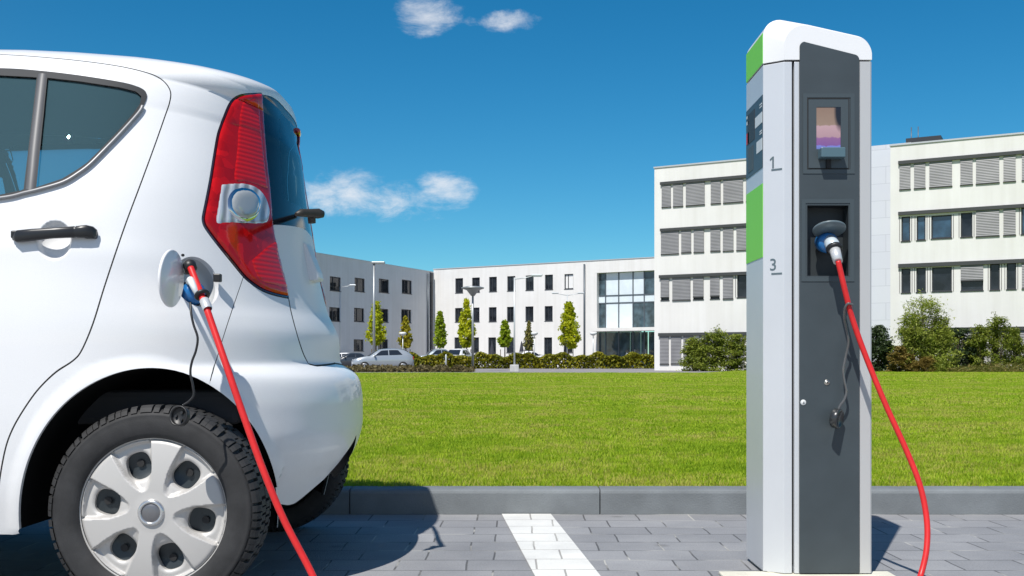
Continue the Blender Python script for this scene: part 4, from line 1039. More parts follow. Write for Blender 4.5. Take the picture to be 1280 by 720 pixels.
def plate(name, outl, holes, y, depth, m, parent, hole_depth=None):
    """flat plate facing the camera, with holes"""
    pts = [tuple(p) for p in outl]; ed = [(i, (i+1) % len(outl)) for i in range(len(outl))]
    for h in holes:
        k = len(pts); pts += [tuple(p) for p in h]; ed += [(k+i, k+(i+1) % len(h)) for i in range(len(h))]
    cv, ce, cf, _, _, _ = delaunay_2d_cdt([Vector(p) for p in pts], ed, [], 0, 1e-7)
    q = np.array([tuple(p) for p in cv]); cen = np.array([q[list(f)].mean(0) for f in cf]); ok = in_poly(cen, np.array(outl))
    for h in holes: ok &= ~in_poly(cen, np.array(h))
    mb = MB(); mb.add([Vector((a, y, b)) for a, b in q], [list(f) for f, k in zip(cf, ok) if k])
    def wall(pl, dp):
        k = len(pl); mb.add([Vector((a, y, b)) for a, b in pl]+[Vector((a, y+dp, b)) for a, b in pl], [(i, (i+1) % k, k+(i+1) % k, k+i) for i in range(k)])
    wall(outl, depth)
    for h in holes: wall(h, hole_depth or depth)
    return mb.build(name, m, parent)
def S(px, py): return (SX(px), SZ(py))
rec = [S(1008.5, 257), S(1060, 257), S(1060, 345), S(1008.5, 345)]
tl_, tr_ = [], []
for a in np.linspace(PI, PI*.57, 8): tl_.append((SX(1006)+.0185*math.cos(a), SZ(59.5)+.0185*math.sin(a)))
for a in np.linspace(PI*.43, 0, 8): tr_.append((SX(1066.5)+.0185*math.cos(a), SZ(75.5)+.0185*math.sin(a)))
plate('front_panel', [S(999, 900)[:1]+(.014,), *tl_, *tr_, (SX(1073.6), .014)], [rec], SD-.0055, .0045, M_anth, ST, .004)
mb = MB(); a, b_ = rec[0], rec[2]
yb = SD+.055
mb.add([Vector((p[0], SD-.0015, p[1])) for p in rec]+[Vector((p[0], yb, p[1])) for p in rec], [(0, 1, 5, 4), (1, 2, 6, 5), (2, 3, 7, 6), (3, 0, 4, 7), (4, 5, 6, 7)])
mb.build('socket_recess', mat('recess_dark', (.022, .028, .031), .5), ST, fix=False)
# the housing is open behind the recess: cut it by rebuilding its front there
def ring(name, x0, y0, x1, y1, wd, yf, dp, m, parent):
    A = [S(x0, y0), S(x1, y0), S(x1, y1), S(x0, y1)]; k = wd; B = [(A[0][0]+k, A[0][1]-k), (A[1][0]-k, A[1][1]-k), (A[2][0]-k, A[2][1]+k), (A[3][0]+k, A[3][1]+k)]
    return plate(name, A, [B], yf, dp, m, parent)
yf = SD-.0055
ring('socket_frame', 1001, 249, 1067, 352, .014, yf-.0022, .0022, M_anth2, ST)
ring('display_frame', 1003, 117.5, 1067.5, 217.5, .0135, yf-.0022, .0022, M_anth2, ST)
DU = ring('display_groove_line', 1008.3, 123, 1060.7, 212, .0029, yf-.0012, .0012, M_gap, ST)  # black ring laid on the panel in place of a dark groove
plate('display_door', [S(1010, 125), S(1059.5, 125), S(1059.5, 210.5), S(1010, 210.5)], [[S(1019.5, 134.5), S(1050, 134.5), S(1050, 187), S(1019.5, 187)]], yf-.0030, .0030, M_anth2, ST)
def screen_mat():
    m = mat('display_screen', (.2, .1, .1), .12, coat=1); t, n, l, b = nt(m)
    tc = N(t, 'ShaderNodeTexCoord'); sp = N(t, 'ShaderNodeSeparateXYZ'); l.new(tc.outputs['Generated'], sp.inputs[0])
    r = ramp(t, sp.outputs['Z'], [(.0, (.14, .16, .42)), (.07, (.18, .20, .55)), (.10, (.20, .08, .25)), (.26, (.24, .10, .24)), (.29, (.40, .24, .26)), (.55, (.46, .29, .30)), (.58, (.28, .19, .13)), (1., (.24, .15, .10))])  # reflection in the screen glass, painted as bands of colour
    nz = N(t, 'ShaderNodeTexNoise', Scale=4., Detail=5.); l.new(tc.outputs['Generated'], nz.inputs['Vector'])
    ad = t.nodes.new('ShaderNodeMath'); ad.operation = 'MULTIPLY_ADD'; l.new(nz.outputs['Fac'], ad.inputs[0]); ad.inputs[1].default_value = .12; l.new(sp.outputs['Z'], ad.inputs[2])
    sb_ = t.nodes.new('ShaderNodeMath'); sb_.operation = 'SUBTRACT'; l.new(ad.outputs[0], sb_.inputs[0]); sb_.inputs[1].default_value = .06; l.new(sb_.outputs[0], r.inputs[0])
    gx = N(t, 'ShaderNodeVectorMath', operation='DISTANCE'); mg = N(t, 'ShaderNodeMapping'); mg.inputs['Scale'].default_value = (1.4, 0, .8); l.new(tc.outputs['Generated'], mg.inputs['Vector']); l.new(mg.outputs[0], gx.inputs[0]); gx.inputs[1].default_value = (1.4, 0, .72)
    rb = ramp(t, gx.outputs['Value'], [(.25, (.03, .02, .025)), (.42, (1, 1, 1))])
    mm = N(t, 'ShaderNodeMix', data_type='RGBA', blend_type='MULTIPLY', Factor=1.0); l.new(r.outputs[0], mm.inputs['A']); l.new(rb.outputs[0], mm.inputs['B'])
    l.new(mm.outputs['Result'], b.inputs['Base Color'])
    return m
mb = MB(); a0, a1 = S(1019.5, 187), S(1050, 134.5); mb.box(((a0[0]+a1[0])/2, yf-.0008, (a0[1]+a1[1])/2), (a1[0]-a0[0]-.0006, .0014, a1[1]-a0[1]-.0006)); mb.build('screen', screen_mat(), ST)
mb = MB(); a0, a1 = S(1021.5, 200), S(1051.5, 187.5); mb.box(((a0[0]+a1[0])/2, yf-.022, (a0[1]+a1[1])/2), (a1[0]-a0[0], .040, a1[1]-a0[1]), bev=.003)
mb.build('card_reader', mat('reader_slate', (.075, .135, .165), .35), ST)
mb = MB(); a0, a1 = S(1031.5, 211), S(1037, 199); mb.box(((a0[0]+a1[0])/2, yf-.005, (a0[1]+a1[1])/2), (a1[0]-a0[0], .012, a1[1]-a0[1])); mb.build('reader_foot', M_gap, ST)
# lock and screw
M_steel = mat('brushed_steel', (.55, .52, .46), .3, metal=1)
for (px, py, m_, nm) in ((1033, 478, M_steel, 'lock'), (1003.5, 503, mat('screw_pale', (.6, .62, .62), .4), 'screw')):
    mb = MB(); c = Vector((SX(px), yf, SZ(py))); mb.lathe([(0, .0035), (.004, .0035), (.0045, .002), (.0075, .0028), (.0095, .0015), (.0095, -.001)], place(c, (0, -1, 0)), 20)
    k = mb.build(nm, m_, ST)
    mb = MB(); mb.box(c+Vector((0, -.004, 0)), (.0018, .0012, .007)); mb.build('slot', M_gap, k)
# figures and rules on the chamfered edge
eu = Vector((XB-XA, SD-YA, 0)).normalized(); en = Vector((eu.y, -eu.x, 0))
def on_chamfer(px, py, off=.0008):
    k = (px-953)/27.; p = Vector((XA, YA, 0)).lerp(Vector((XB, SD, 0)), k); p.z = CZ+(HY-py)/F*p.y; return p+en*off
for ch, py, bar in (('1', 203., 211.8), ('3', 331.5, 342)):
    Mt = Matrix.Translation(on_chamfer(966.2, py)) @ Matrix((eu, (0, 0, 1), en)).transposed().to_4x4()
    if ch == '1':      # an upright with its flag
        mb = MB(); sv = [(-.003, -.019), (.0025, -.019), (.0025, .0195), (-.0015, .0195), (-.011, .0115), (-.011, .0065), (-.003, .0122)]
        mb.add([Mt @ Vector((a, b_, .0007)) for a, b_ in sv]+[Mt @ Vector((a, b_, 0)) for a, b_ in sv], [(0, 1, 2, 6), (6, 2, 3), (6, 3, 4, 5)]+[(i, (i+1) % 7, 7+(i+1) % 7, 7+i) for i in range(7)])
        mb.build('figure', M_ink, ST)
    else: text_mesh('figure', ch, .056, Mt, M_ink, ST, .0006)
    a, b_ = on_chamfer(964, bar), on_chamfer(977.5, bar); c = (a+b_)/2; mb = MB(); mb.box((0, 0, 0), ((b_-a).length, .0055, .0012)); 
    Mt = Matrix.Translation(c) @ Matrix((eu, (0, 0, 1), en)).transposed().to_4x4(); mb.v = [Mt @ v for v in mb.v]; mb.build('rule', M_ink, ST)
# left side: instruction plate and green band
def side_box(name, y0, y1, z0, z1, th, m, parent):
    mb = MB(); mb.box((XA-th/2, (y0+y1)/2, (z0+z1)/2), (th, y1-y0, z1-z0)); return mb.build(name, m, parent)
W_ = YB-YA
lab = side_box('instruction_plate', YA+.0006, YB-.003, 1.368, 1.612, .0014, M_anth2, ST)
def lb(name, f0, f1, z0, z1, m): return side_box(name, YA+W_*f0, YA+W_*f1, z0, z1, .0024, m, lab)
lb('label', .02, .42, 1.520, 1.556, M_labelw); lb('label', .02, .34, 1.428, 1.468, M_labelw)
lb('picture', .46, .88, 1.487, 1.592, mat('picture_dark', (.03, .03, .032), .5)); lb('picture', .55, .85, 1.385, 1.470, mat('picture_slate', (.06, .07, .075), .5))
lb('red_mark', .80, .96, 1.490, 1.530, M_red); lb('mark', .82, .95, 1.560, 1.572, M_labelw); lb('mark', .84, .95, 1.582, 1.592, M_labelw)
for z in (1.574, 1.583, 1.484, 1.492): lb('mark', .04, .16, z, z+.004, M_labelw)
side_box('green_band', YA+.0006, YB-.003, 1.066, 1.314, .0014, M_green, ST)

# ================================================================== the charging cable with its two plugs
CB = thing('charging_cable', (.2, 2.9, 0), 'red charging cable looping from the white car to the grey charging post', 'cable')
M_cord = mat('cable_red', (.62, .022, .022), .38, spec=.4); noisy(M_cord, (.60, .022, .022), .08, 30, .1, 200, bdist=.001)
M_blue = mat('plug_blue', (.012, .13, .36), .32, coat=.2); M_sleeve = mat('plug_sleeve', (.62, .63, .64), .3, metal=.35); M_blk = mat('plug_black', (.015, .015, .016), .45)
carp = [(238.5, 335, 2.835), (247, 357, 2.80), (253, 372, 2.765), (258, 385, 2.745), (266, 408, 2.73), (284, 460, 2.70), (305, 521, 2.68), (330, 590, 2.66), (356, 652, 2.65), (392, 722, 2.635)]
stp = [(1047.5, 326, 3.345), (1056, 362, 3.345), (1066, 400, 3.350), (1084, 450, 3.345), (1108, 508, 3.32), (1133, 563, 3.29), (1150, 607, 3.26), (1158.5, 650, 3.23), (1158, 688, 3.20), (1150, 722, 3.17)]
pts = [P(*p) for p in carp]
e = pts[-1]; f_ = P(*stp[-1]); rc = .0091
pts += [Vector((e.x+.05, e.y-.04, .06)), Vector((e.x+.12, e.y-.09, rc)), Vector((-.15, 2.36, rc)), Vector((.25, 2.25, rc)), Vector((.7, 2.3, rc)), Vector((1.02, 2.62, rc)), Vector((f_.x-.06, f_.y-.18, rc+.004)), Vector((f_.x-.03, f_.y-.05, .05))]
pts += [P(*p) for p in stp[::-1]]
mb = MB(); mb.tube(cr(pts, 9), rc, 14); mb.build('cord', M_cord, CB)
def tether(name, pts, parent, r_=.0032, m=None):
    mb = MB(); mb.tube(cr([P(*p) for p in pts], 7), r_, 8); return mb.build(name, m or M_blk, parent)
# car end
mb = MB(); c = sk+FN*(-.035)
mb.lathe([(0, .062), (.026, .062), (.032, .055), (.034, .040), (.034, .0), (0, 0)], place(c, FN), 32)
pg = mb.build('plug', M_blue, CB)
mb = MB(); mb.lathe([(.0355, .012), (.039, .014), (.039, .024), (.0355, .026)], place(c, FN), 32, close=True); mb.build('collar', M_blk, pg)
mb = MB(); mb.lathe([(.0113, 0), (.017, .002), (.018, .02), (.0125, .028)], place(P(239, 337, 2.842), (P(238.5, 335, 2.835)-P(247, 357, 2.80))), 20); mb.tube([P(239, 337, 2.842), P(234, 338, 2.87)], .013, 12); mb.build('grommet', M_blk, pg)
ax_ = (P(258, 385, 2.745)-P(253, 372, 2.765)).normalized()
mb = MB(); mb.lathe([(.0115, -.004), (.019, -.003), (.021, .001), (.019, .005), (.0115, .006)], place(P(252.5, 368.5, 2.768), ax_), 24); mb.build('clamp_ring', M_blk, pg)
mb = MB(); mb.lathe([(.0114, -.006), (.0128, -.004), (.0128, .026), (.0114, .029)], place(P(256, 377, 2.755), ax_), 24); mb.build('sleeve', M_sleeve, pg)
mb = MB(); mb.tube([c+FN*.05+Vector((-.02, 0, .03)), P(238, 350, 2.80), P(247, 368, 2.775)], [.008, .010, .008], 10); mb.build('latch', M_labelw, pg)
tether('tether', [(238, 378, 2.79), (239, 392, 2.775), (242, 406, 2.77), (247, 422, 2.765), (245, 438, 2.765), (240, 452, 2.765), (238, 466, 2.765), (241, 482, 2.765), (242, 494, 2.765), (236, 502, 2.765), (230, 506, 2.765), (228, 511, 2.765)], CB)
mb = MB()
cc_ = P(225.5, 520.5, 2.765); Mc = place(cc_, (-.25, -1, .2))
mb.lathe([(0, -.010), (.021, -.010), (.0255, -.006), (.0265, .004), (.0265, .010), (.0235, .012), (.0225, .004), (.020, .000), (0, .000)], Mc, 28)
mb.v = [cc_+Vector(((v-cc_).x, (v-cc_).y, (v-cc_).z*1.05)) for v in mb.v]
for a in (60, 180, 300):
    p = Mc @ Vector((.011*math.cos(R(a)), .011*math.sin(R(a)), .0)); mb.tube([p, Mc @ Vector((.011*math.cos(R(a)), .011*math.sin(R(a)), .006))], .004, 8)
mb.build('dust_cap', M_blk, CB)
# post end
p0, p1 = Vector(P(1031, 303, 3.485)), Vector(P(1043, 309, 3.385))
mb = MB(); ax2 = (p1-p0).normalized()
mb.lathe([(.034, .0), (.034, .050), (.030, .064), (.020, .068), (0, .068)], place(p0, (-.10, -1, -.15)), 28)
p2 = mb.build('plug', M_blue, CB)
mb = MB(); q0, q1, q2 = Vector(P(1037, 300, 3.43)), Vector(P(1043, 311, 3.38)), Vector(P(1047.5, 327, 3.345))
mb.tube([q0, q0.lerp(q1, .5), q1], [.021, .0235, .0225], 18); mb.build('sleeve', mat('sleeve_pale', (.55, .62, .66), .3, metal=.2), p2)
mb = MB(); mb.lathe([(.018, -.008), (.026, -.006), (.027, .004), (.020, .007)], place(q1, (q2-q1)), 24); mb.build('clamp_ring', M_blk, p2)
mb = MB(); mb.tube([q1, q1.lerp(q2, .5), q2], [.0185, .0165, .0150], 18); mb.build('strain_relief', M_sleeve, p2)
mb = MB(); cl = Vector(P(1036.5, 287, 3.42)); mb.lathe([(0, .004), (.050, .004), (.0535, .001), (.0535, -.003), (.050, -.005), (0, -.005)], place(cl, (-.02, -.42, -.95)), 40)
mb.tube([cl+Vector((-.02, .02, .012)), cl+Vector((.02, .02, .012))], .008, 10)
mb.build('socket_lid', mat('lid_slate', (.11, .15, .17), .35, coat=.3), ST)
tether('tether', [(1066, 381, 3.335), (1060, 379.5, 3.335), (1056, 386, 3.345), (1055, 398, 3.37), (1058, 412, 3.39), (1060.5, 428, 3.40), (1057, 446, 3.41), (1054, 462, 3.41), (1055.5, 476, 3.41), (1058, 489, 3.41), (1055.5, 499, 3.41), (1050, 507, 3.41), (1048, 512, 3.41)], CB, .0040, mat('tether_gloss_black', (.09, .09, .09), .2, coat=1))
mb = MB(); c4 = P(1045.5, 523, 3.405); Mc = place(c4, (.75, -.6, -.15))
mb.lathe([(0, -.013), (.028, -.013), (.033, -.008), (.033, .010), (.029, .014), (.027, .010), (0, .008)], Mc, 28); mb.build('dust_cap', mat('cap_black_sheen', (.022, .024, .025), .3, coat=.5), CB)
# ================================================================== the campus behind the lawn
def wall_mat(name, base):
    """lime render: a little mottle and faint rain streaks running down it"""
    m = mat(name, base, .9, spec=.2); t, n, l, b = nt(m); tc = N(t, 'ShaderNodeTexCoord')
    mp = N(t, 'ShaderNodeMapping'); mp.inputs['Scale'].default_value = (1.3, 1.3, .07); l.new(tc.outputs['Object'], mp.inputs['Vector'])
    n1 = N(t, 'ShaderNodeTexNoise', Scale=1.6, Detail=8., Roughness=.6); l.new(mp.outputs[0], n1.inputs['Vector'])
    n2 = N(t, 'ShaderNodeTexNoise', Scale=.35, Detail=7., Roughness=.6); l.new(tc.outputs['Object'], n2.inputs['Vector'])
    r1 = ramp(t, n1.outputs['Fac'], [(.3, (.93, .925, .91)), (.62, (1, 1, 1))]); r2 = ramp(t, n2.outputs['Fac'], [(.3, tuple(c*.94 for c in base)), (.7, tuple(c*1.03 for c in base))])
    a = N(t, 'ShaderNodeMix', data_type='RGBA', blend_type='MULTIPLY', Factor=1.0); l.new(r1.outputs[0], a.inputs['A']); l.new(r2.outputs[0], a.inputs['B']); l.new(a.outputs['Result'], b.inputs['Base Color'])
    return m
M_wall = wall_mat('render_white', (.74, .73, .715)); M_wall2 = wall_mat('render_pale_grey', (.71, .715, .72))
def panel_mat():
    m = mat('facade_panels_shade_tint', (.6, .62, .68), .6); t, n, l, b = nt(m)
    tc = N(t, 'ShaderNodeTexCoord'); bk = N(t, 'ShaderNodeTexBrick', Scale=1.); bk.inputs['Brick Width'].default_value = 2.4; bk.inputs['Row Height'].default_value = 1.1; bk.inputs['Mortar Size'].default_value = .02
    sp = N(t, 'ShaderNodeSeparateXYZ'); cm = N(t, 'ShaderNodeCombineXYZ'); l.new(tc.outputs['Object'], sp.inputs[0]); l.new(sp.outputs['X'], cm.inputs[0]); l.new(sp.outputs['Z'], cm.inputs[1]); l.new(cm.outputs[0], bk.inputs['Vector'])
    bk.inputs['Color1'].default_value = (.56, .58, .65, 1); bk.inputs['Color2'].default_value = (.59, .61, .67, 1); bk.inputs['Mortar'].default_value = (.47, .49, .55, 1); l.new(bk.outputs['Color'], b.inputs['Base Color']); return m  # lilac tone puts the tower's shade into the panel colour
M_pan = panel_mat()
M_coping = mat('roof_coping', (.55, .56, .57), .4, metal=.4); M_flat = noisy(mat('flat_roof_gravel', (.3, .3, .29), .9), (.3, .3, .29), .2, 4)
M_band = mat('blind_box_dark', (.045, .048, .05), .55); M_frame = mat('window_frame_dark', (.025, .028, .034), .5)
def pane_mat(name, base, ior, lo_=.5, hi_=1.7):
    m = mat(name, base, .04, spec=.5, ior=ior); t, n, l, b = nt(m)
    tc = N(t, 'ShaderNodeTexCoord'); nz = N(t, 'ShaderNodeTexNoise', Scale=1.3, Detail=3.); l.new(tc.outputs['Object'], nz.inputs['Vector'])
    r = ramp(t, nz.outputs['Fac'], [(.35, tuple(c*lo_ for c in base)), (.7, tuple(c*hi_ for c in base))]); l.new(r.outputs[0], b.inputs['Base Color'])
    bp = N(t, 'ShaderNodeBump', Strength=.06, Distance=.05); l.new(nz.outputs['Fac'], bp.inputs['Height']); l.new(bp.outputs[0], b.inputs['Normal']); return m
M_pane = pane_mat('window_glass_dark', (.016, .020, .026), 1.5); M_panesky = pane_mat('window_glass_sky', (.02, .05, .085), 1.9); M_panepale = mat('window_bright_reflection', (.74, .74, .73), .6)  # pale pane: bright reflection painted white; sky pane: reflected blue mixed into its base
M_curtain = pane_mat('curtain_wall_glass', (.66, .74, .78), 1.4, .94, 1.04); M_curtaindark = pane_mat('curtain_wall_glass_dark', (.05, .08, .10), 1.6)
M_mull = mat('mullion_grey', (.10, .12, .14), .4, metal=.3)
def blind_mat():
    m = mat('blind_slats_grey', (.3, .3, .31), .5, metal=.15); t, n, l, b = nt(m)
    tc = N(t, 'ShaderNodeTexCoord'); wv = N(t, 'ShaderNodeTexWave', wave_type='BANDS', bands_direction='Z', Scale=3.3, Distortion=0.); l.new(tc.outputs['Object'], wv.inputs['Vector'])
    nz = N(t, 'ShaderNodeTexNoise', Scale=.8, Detail=3.); l.new(tc.outputs['Object'], nz.inputs['Vector'])
    ad = t.nodes.new('ShaderNodeMath'); ad.operation = 'MULTIPLY_ADD'; l.new(wv.outputs['Fac'], ad.inputs[0]); ad.inputs[1].default_value = .5; l.new(nz.outputs['Fac'], ad.inputs[2])
    r = ramp(t, ad.outputs[0], [(.3, (.15, .15, .16)), (1.0, (.25, .25, .26))]); l.new(r.outputs[0], b.inputs['Base Color'])
    bp = N(t, 'ShaderNodeBump', Strength=.5, Distance=.03); l.new(wv.outputs['Fac'], bp.inputs['Height']); l.new(bp.outputs[0], b.inputs['Normal']); return m
M_blind = blind_mat(); M_rail = mat('blind_rail', (.06, .06, .062), .5)

class Facade:
    """a vertical plane through the ground point seen at (px, depth d), turned by ang from the picture plane"""
    def __init__(s, px, d, ang):
        s.o = Vector(((px-640)/F*d, d, 0)); s.e = Vector((math.cos(R(ang)), -math.sin(R(ang)), 0)); s.n = Vector((-math.sin(R(ang)), -math.cos(R(ang)), 0))
    def s_of(s, px):
        k = (px-640)/F; return (k*s.o.y-s.o.x)/(s.e.x-k*s.e.y)
    def depth(s, px): return s.o.y+s.e.y*s.s_of(px)
    def z_of(s, px, py): return CZ+(HY-py)/F*s.depth(px)
    def pt(s, a, z, out=0.): return s.o+s.e*a+s.n*out+Vector((0, 0, z))
    def rect(s, x0, y0, x1, y1):
        xm = (x0+x1)/2; return (s.s_of(x0), s.s_of(x1), s.z_of(xm, y1), s.z_of(xm, y0))
    def box(s, mb, a0, a1, z0, z1, out0, out1, mi=0):
        vs = [s.pt(a, z, o) for a in (a0, a1) for z in (z0, z1) for o in (out0, out1)]
        mb.add(vs, [(0, 1, 3, 2), (4, 6, 7, 5), (0, 4, 5, 1), (2, 3, 7, 6), (0, 2, 6, 4), (1, 5, 7, 3)], mi)
    def wall(s, a0, a1, z0, z1, holes, depth, reveal, m, name, parent):
        """front sheet with window openings and their reveals, closed round the back"""
        pts = [(a0, z0), (a1, z0), (a1, z1), (a0, z1)]; ed = [(0, 1), (1, 2), (2, 3), (3, 0)]
        for h in holes:
            k = len(pts); pts += [(h[0], h[2]), (h[1], h[2]), (h[1], h[3]), (h[0], h[3])]; ed += [(k+i, k+(i+1) % 4) for i in range(4)]
        cv, ce, cf, _, _, _ = delaunay_2d_cdt([Vector(p) for p in pts], ed, [], 0, 1e-5)
        q = [tuple(p) for p in cv]; mb = MB(); fs = []
        for f in cf:
            c = (sum(q[i][0] for i in f)/3, sum(q[i][1] for i in f)/3)
            if any(h[0] < c[0] < h[1] and h[2] < c[1] < h[3] for h in holes): continue
            fs.append(list(f))
        mb.add([s.pt(a, z) for a, z in q], fs)
        for h in holes:
            c = [(h[0], h[2]), (h[1], h[2]), (h[1], h[3]), (h[0], h[3])]
            mb.add([s.pt(a, z) for a, z in c]+[s.pt(a, z, -reveal) for a, z in c], [(i, (i+1) % 4, 4+(i+1) % 4, 4+i) for i in range(4)])
        c = [(a0, z0), (a1, z0), (a1, z1), (a0, z1)]
        mb.add([s.pt(a, z) for a, z in c]+[s.pt(a, z, -depth) for a, z in c], [(i, (i+1) % 4, 4+(i+1) % 4, 4+i) for i in range(4)]+[(4, 5, 6, 7)])
        return mb.build(name, m, parent, fix=False)
    def window(s, h, parent, pane, reveal=.16, fr=.07, bars=(), mframe=None):
        a0, a1, z0, z1 = h; mb = MB()
        s.box(mb, a0, a0+fr, z0, z1, -reveal, -reveal+.06); s.box(mb, a1-fr, a1, z0, z1, -reveal, -reveal+.06)
        s.box(mb, a0+fr, a1-fr, z0, z0+fr, -reveal, -reveal+.06); s.box(mb, a0+fr, a1-fr, z1-fr, z1, -reveal, -reveal+.06)
        for k in bars: a = a0+(a1-a0)*k; s.box(mb, a-fr*.5, a+fr*.5, z0+fr, z1-fr, -reveal, -reveal+.055)
        s.box(mb, a0-.03, a1+.03, z0-.05, z0-.002, -.02, .05)
        w_ = mb.build('window', mframe or M_frame, parent)
        mb = MB(); s.box(mb, a0+.01, a1-.01, z0+.01, z1-.01, -reveal-.02, -reveal+.012); mb.build('pane', pane, w_)
        return w_

# ---- the four-storey block on the right
FB = Facade(818, 72.0, 28.4)
BL = thing('office_block', FB.pt(8, LZ), 'four storey white office block with long dark window bands and grey blinds', 'office building')
ZR = FB.z_of(818, 210.5)
zoom = lambda x, y: (800+x/2.25, 160+y/2.25)
def zr(x0, y0, x1, y1): a, b_ = zoom(x0, y0), zoom(x1, y1); return FB.rect(a[0], a[1], b_[0], b_[1])
rows_l = [[(60, 157, 89, 222, 'b'), (92, 155, 123, 220, 'b'), (128, 152, 184, 217, 'b'), (198, 147, 229, 212, 'b'), (233, 144, 292, 209, 'b'), (297, 140, 330, 206, 'b')],
          [(58, 289, 111, 354, 'b'), (115, 287, 146, 350, 'b'), (150, 285, 182, 349, 'b'), (197, 281, 228, 346, 'b'), (232, 279, 265, 345, 'b'), (270, 277, 303, 343, 'b')],
          [(57, 421, 84, 484, 'c'), (90, 419, 144, 484, 'b'), (148, 417, 181, 482, 'c'), (196, 415, 226, 480, 'c'), (232, 413, 264, 480, 'b'), (273, 411, 303, 476, 'w')],
          [(55, 585, 83, 664, 'b'), (86, 584, 118, 663, 'b'), (121, 584, 152, 662, 'b'), (165, 583, 196, 662, 'b'), (203, 582, 232, 661, 'b'), (250, 581, 296, 660, 'b')]]
rows_r = [[(728, 100, 763, 172, 'b'), (769, 97, 805, 169, 'b'), (812, 92, 880, 165, 'b'), (899, 86, 938, 159, 'b'), (943, 81, 1013, 155, 'b'), (1020, 75, 1059, 150, 'b'), (1072, 71, 1108, 146, 'b'), (1116, 66, 1186, 142, 'b')],
          [(735, 249, 760, 318, 's'), (778, 247, 803, 315, 's'), (819, 245, 877, 310, 's'), (902, 238, 935, 306, 'w'), (943, 231, 1013, 304, 'b'), (1020, 227, 1059, 301, 'b'), (1072, 223, 1108, 298, 's'), (1116, 219, 1186, 295, 'b')],
          [(735, 395, 761, 463, 'w'), (777, 393, 804, 461, 'w'), (821, 391, 877, 459, 'w'), (900, 385, 968, 457, 'h'), (984, 381, 1012, 455, 'w'), (1031, 379, 1058, 453, 'w'), (1072, 376, 1108, 451, 'b'), (1116, 373, 1186, 449, 'w')],
          [(740, 571, 775, 660, 'w'), (790, 571, 830, 660, 'w'), (870, 570, 900, 660, 'b'), (905, 569, 940, 660, 'b'), (985, 568, 1012, 658, 'b'), (1020, 567, 1050, 658, 'b'), (1056, 566, 1100, 657, 'b'), (1110, 565, 1170, 656, 'b')]]
holes = []; wins = []
for rows in (rows_l, rows_r):
    for rw in rows:
        for x0, y0, x1, y1, k in rw:
            h = zr(x0, y0, x1, y1); h = (h[0]+.05, h[1]-.05, h[2], h[3]) if k in 'bch' else h; (wins.append((h, k, rows is rows_l)))
aL0, aL1 = 0., FB.s_of(1000); aR0, aR1 = FB.s_of(1113), FB.s_of(1440)
FB.wall(aL0, aL1, LZ-.2, ZR, [h for h, k, l_ in wins if l_], 13., .16, M_wall, 'wall', BL)
FB.wall(aR0, aR1, LZ-.2, ZR, [h for h, k, l_ in wins if not l_], 13., .16, M_wall, 'wall', BL)
mb = MB(); FB.box(mb, aL1+.01, aR0+.9, LZ-.2, FB.z_of(1095, 172.5), -14., -2.4); mb.build('stair_tower', M_pan, BL)
mb = MB(); FB.box(mb, aR0+.5, aR0+2.6, ZR, ZR+1.0, -8., -3.); mb.build('roof_housing', M_frame, BL)
for k in (1128, 1137):
    mb = MB(); a = FB.s_of(k); mb.tube([FB.pt(a, ZR, -4), FB.pt(a, ZR+1.9, -4)], .03, 6); mb.build('mast', M_mull, BL)
for a0, a1 in ((aL0, aL1), (aR0, aR1)):
    mb = MB(); FB.box(mb, a0-.05, a1+.05, ZR+.002, ZR+.10, -.35, .06); FB.box(mb, a0-.05, a0+.35, ZR+.002, ZR+.10, -13.05, -.352); mb.build('coping', M_coping, BL)
    mb = MB(); FB.box(mb, a0+.4, a1-.01, ZR-.3, ZR-.02+.03, -12.8, -.4); mb.build('roof', M_flat, BL)
for (xa, ya, xb, yb, th) in ((58, 152, 340, 130, 8), (58, 284, 340, 265.5, 8), (55, 415, 340, 402, 9), (53, 578, 340, 572, 9), (727, 92, 1200, 55, 9), (727, 238, 1200, 205, 9), (727, 385, 1200, 361, 10), (727, 565, 1200, 555, 9)):
    p0, p1 = zoom(xa, ya), zoom(xb, yb); a0, a1 = FB.s_of(p0[0]), FB.s_of(p1[0]); z1 = FB.z_of(*p0); z1b = FB.z_of(*p1); zz = (z1+z1b)/2; hgt = th/2.25/F*68
    mb = MB(); FB.box(mb, a0, a1, zz-hgt, zz, .003, .16); mb.build('blind_box', M_band, BL)
for h, k, l_ in wins:
    pane = {'s': M_panesky}.get(k, M_pane); wide = (h[1]-h[0]) > 2.1
    w_ = FB.window(h, BL, pane, bars=(.5,) if wide and k in 'bc' else ())
    if k in 'bch':
        z0 = h[2]+{'b': .02, 'c': .18, 'h': .62}[k]+.10*random.random()*(k != 'b')
        mb = MB(); FB.box(mb, h[0]-.005, h[1]+.005, z0, h[3]+.05, .02, .07); sh = mb.build('blind', M_blind, BL)
        mb = MB(); FB.box(mb, h[0]-.01, h[1]+.01, z0-.06, z0-.002, .015, .08); mb.build('bottom_rail', M_rail, sh)
    else:
        mb = MB()
        for a in (h[0]-.09, h[1]+.09): FB.box(mb, a-.015, a+.015, h[2], h[3], .02, .05)
        mb.build('blind_guide', M_rail, BL)

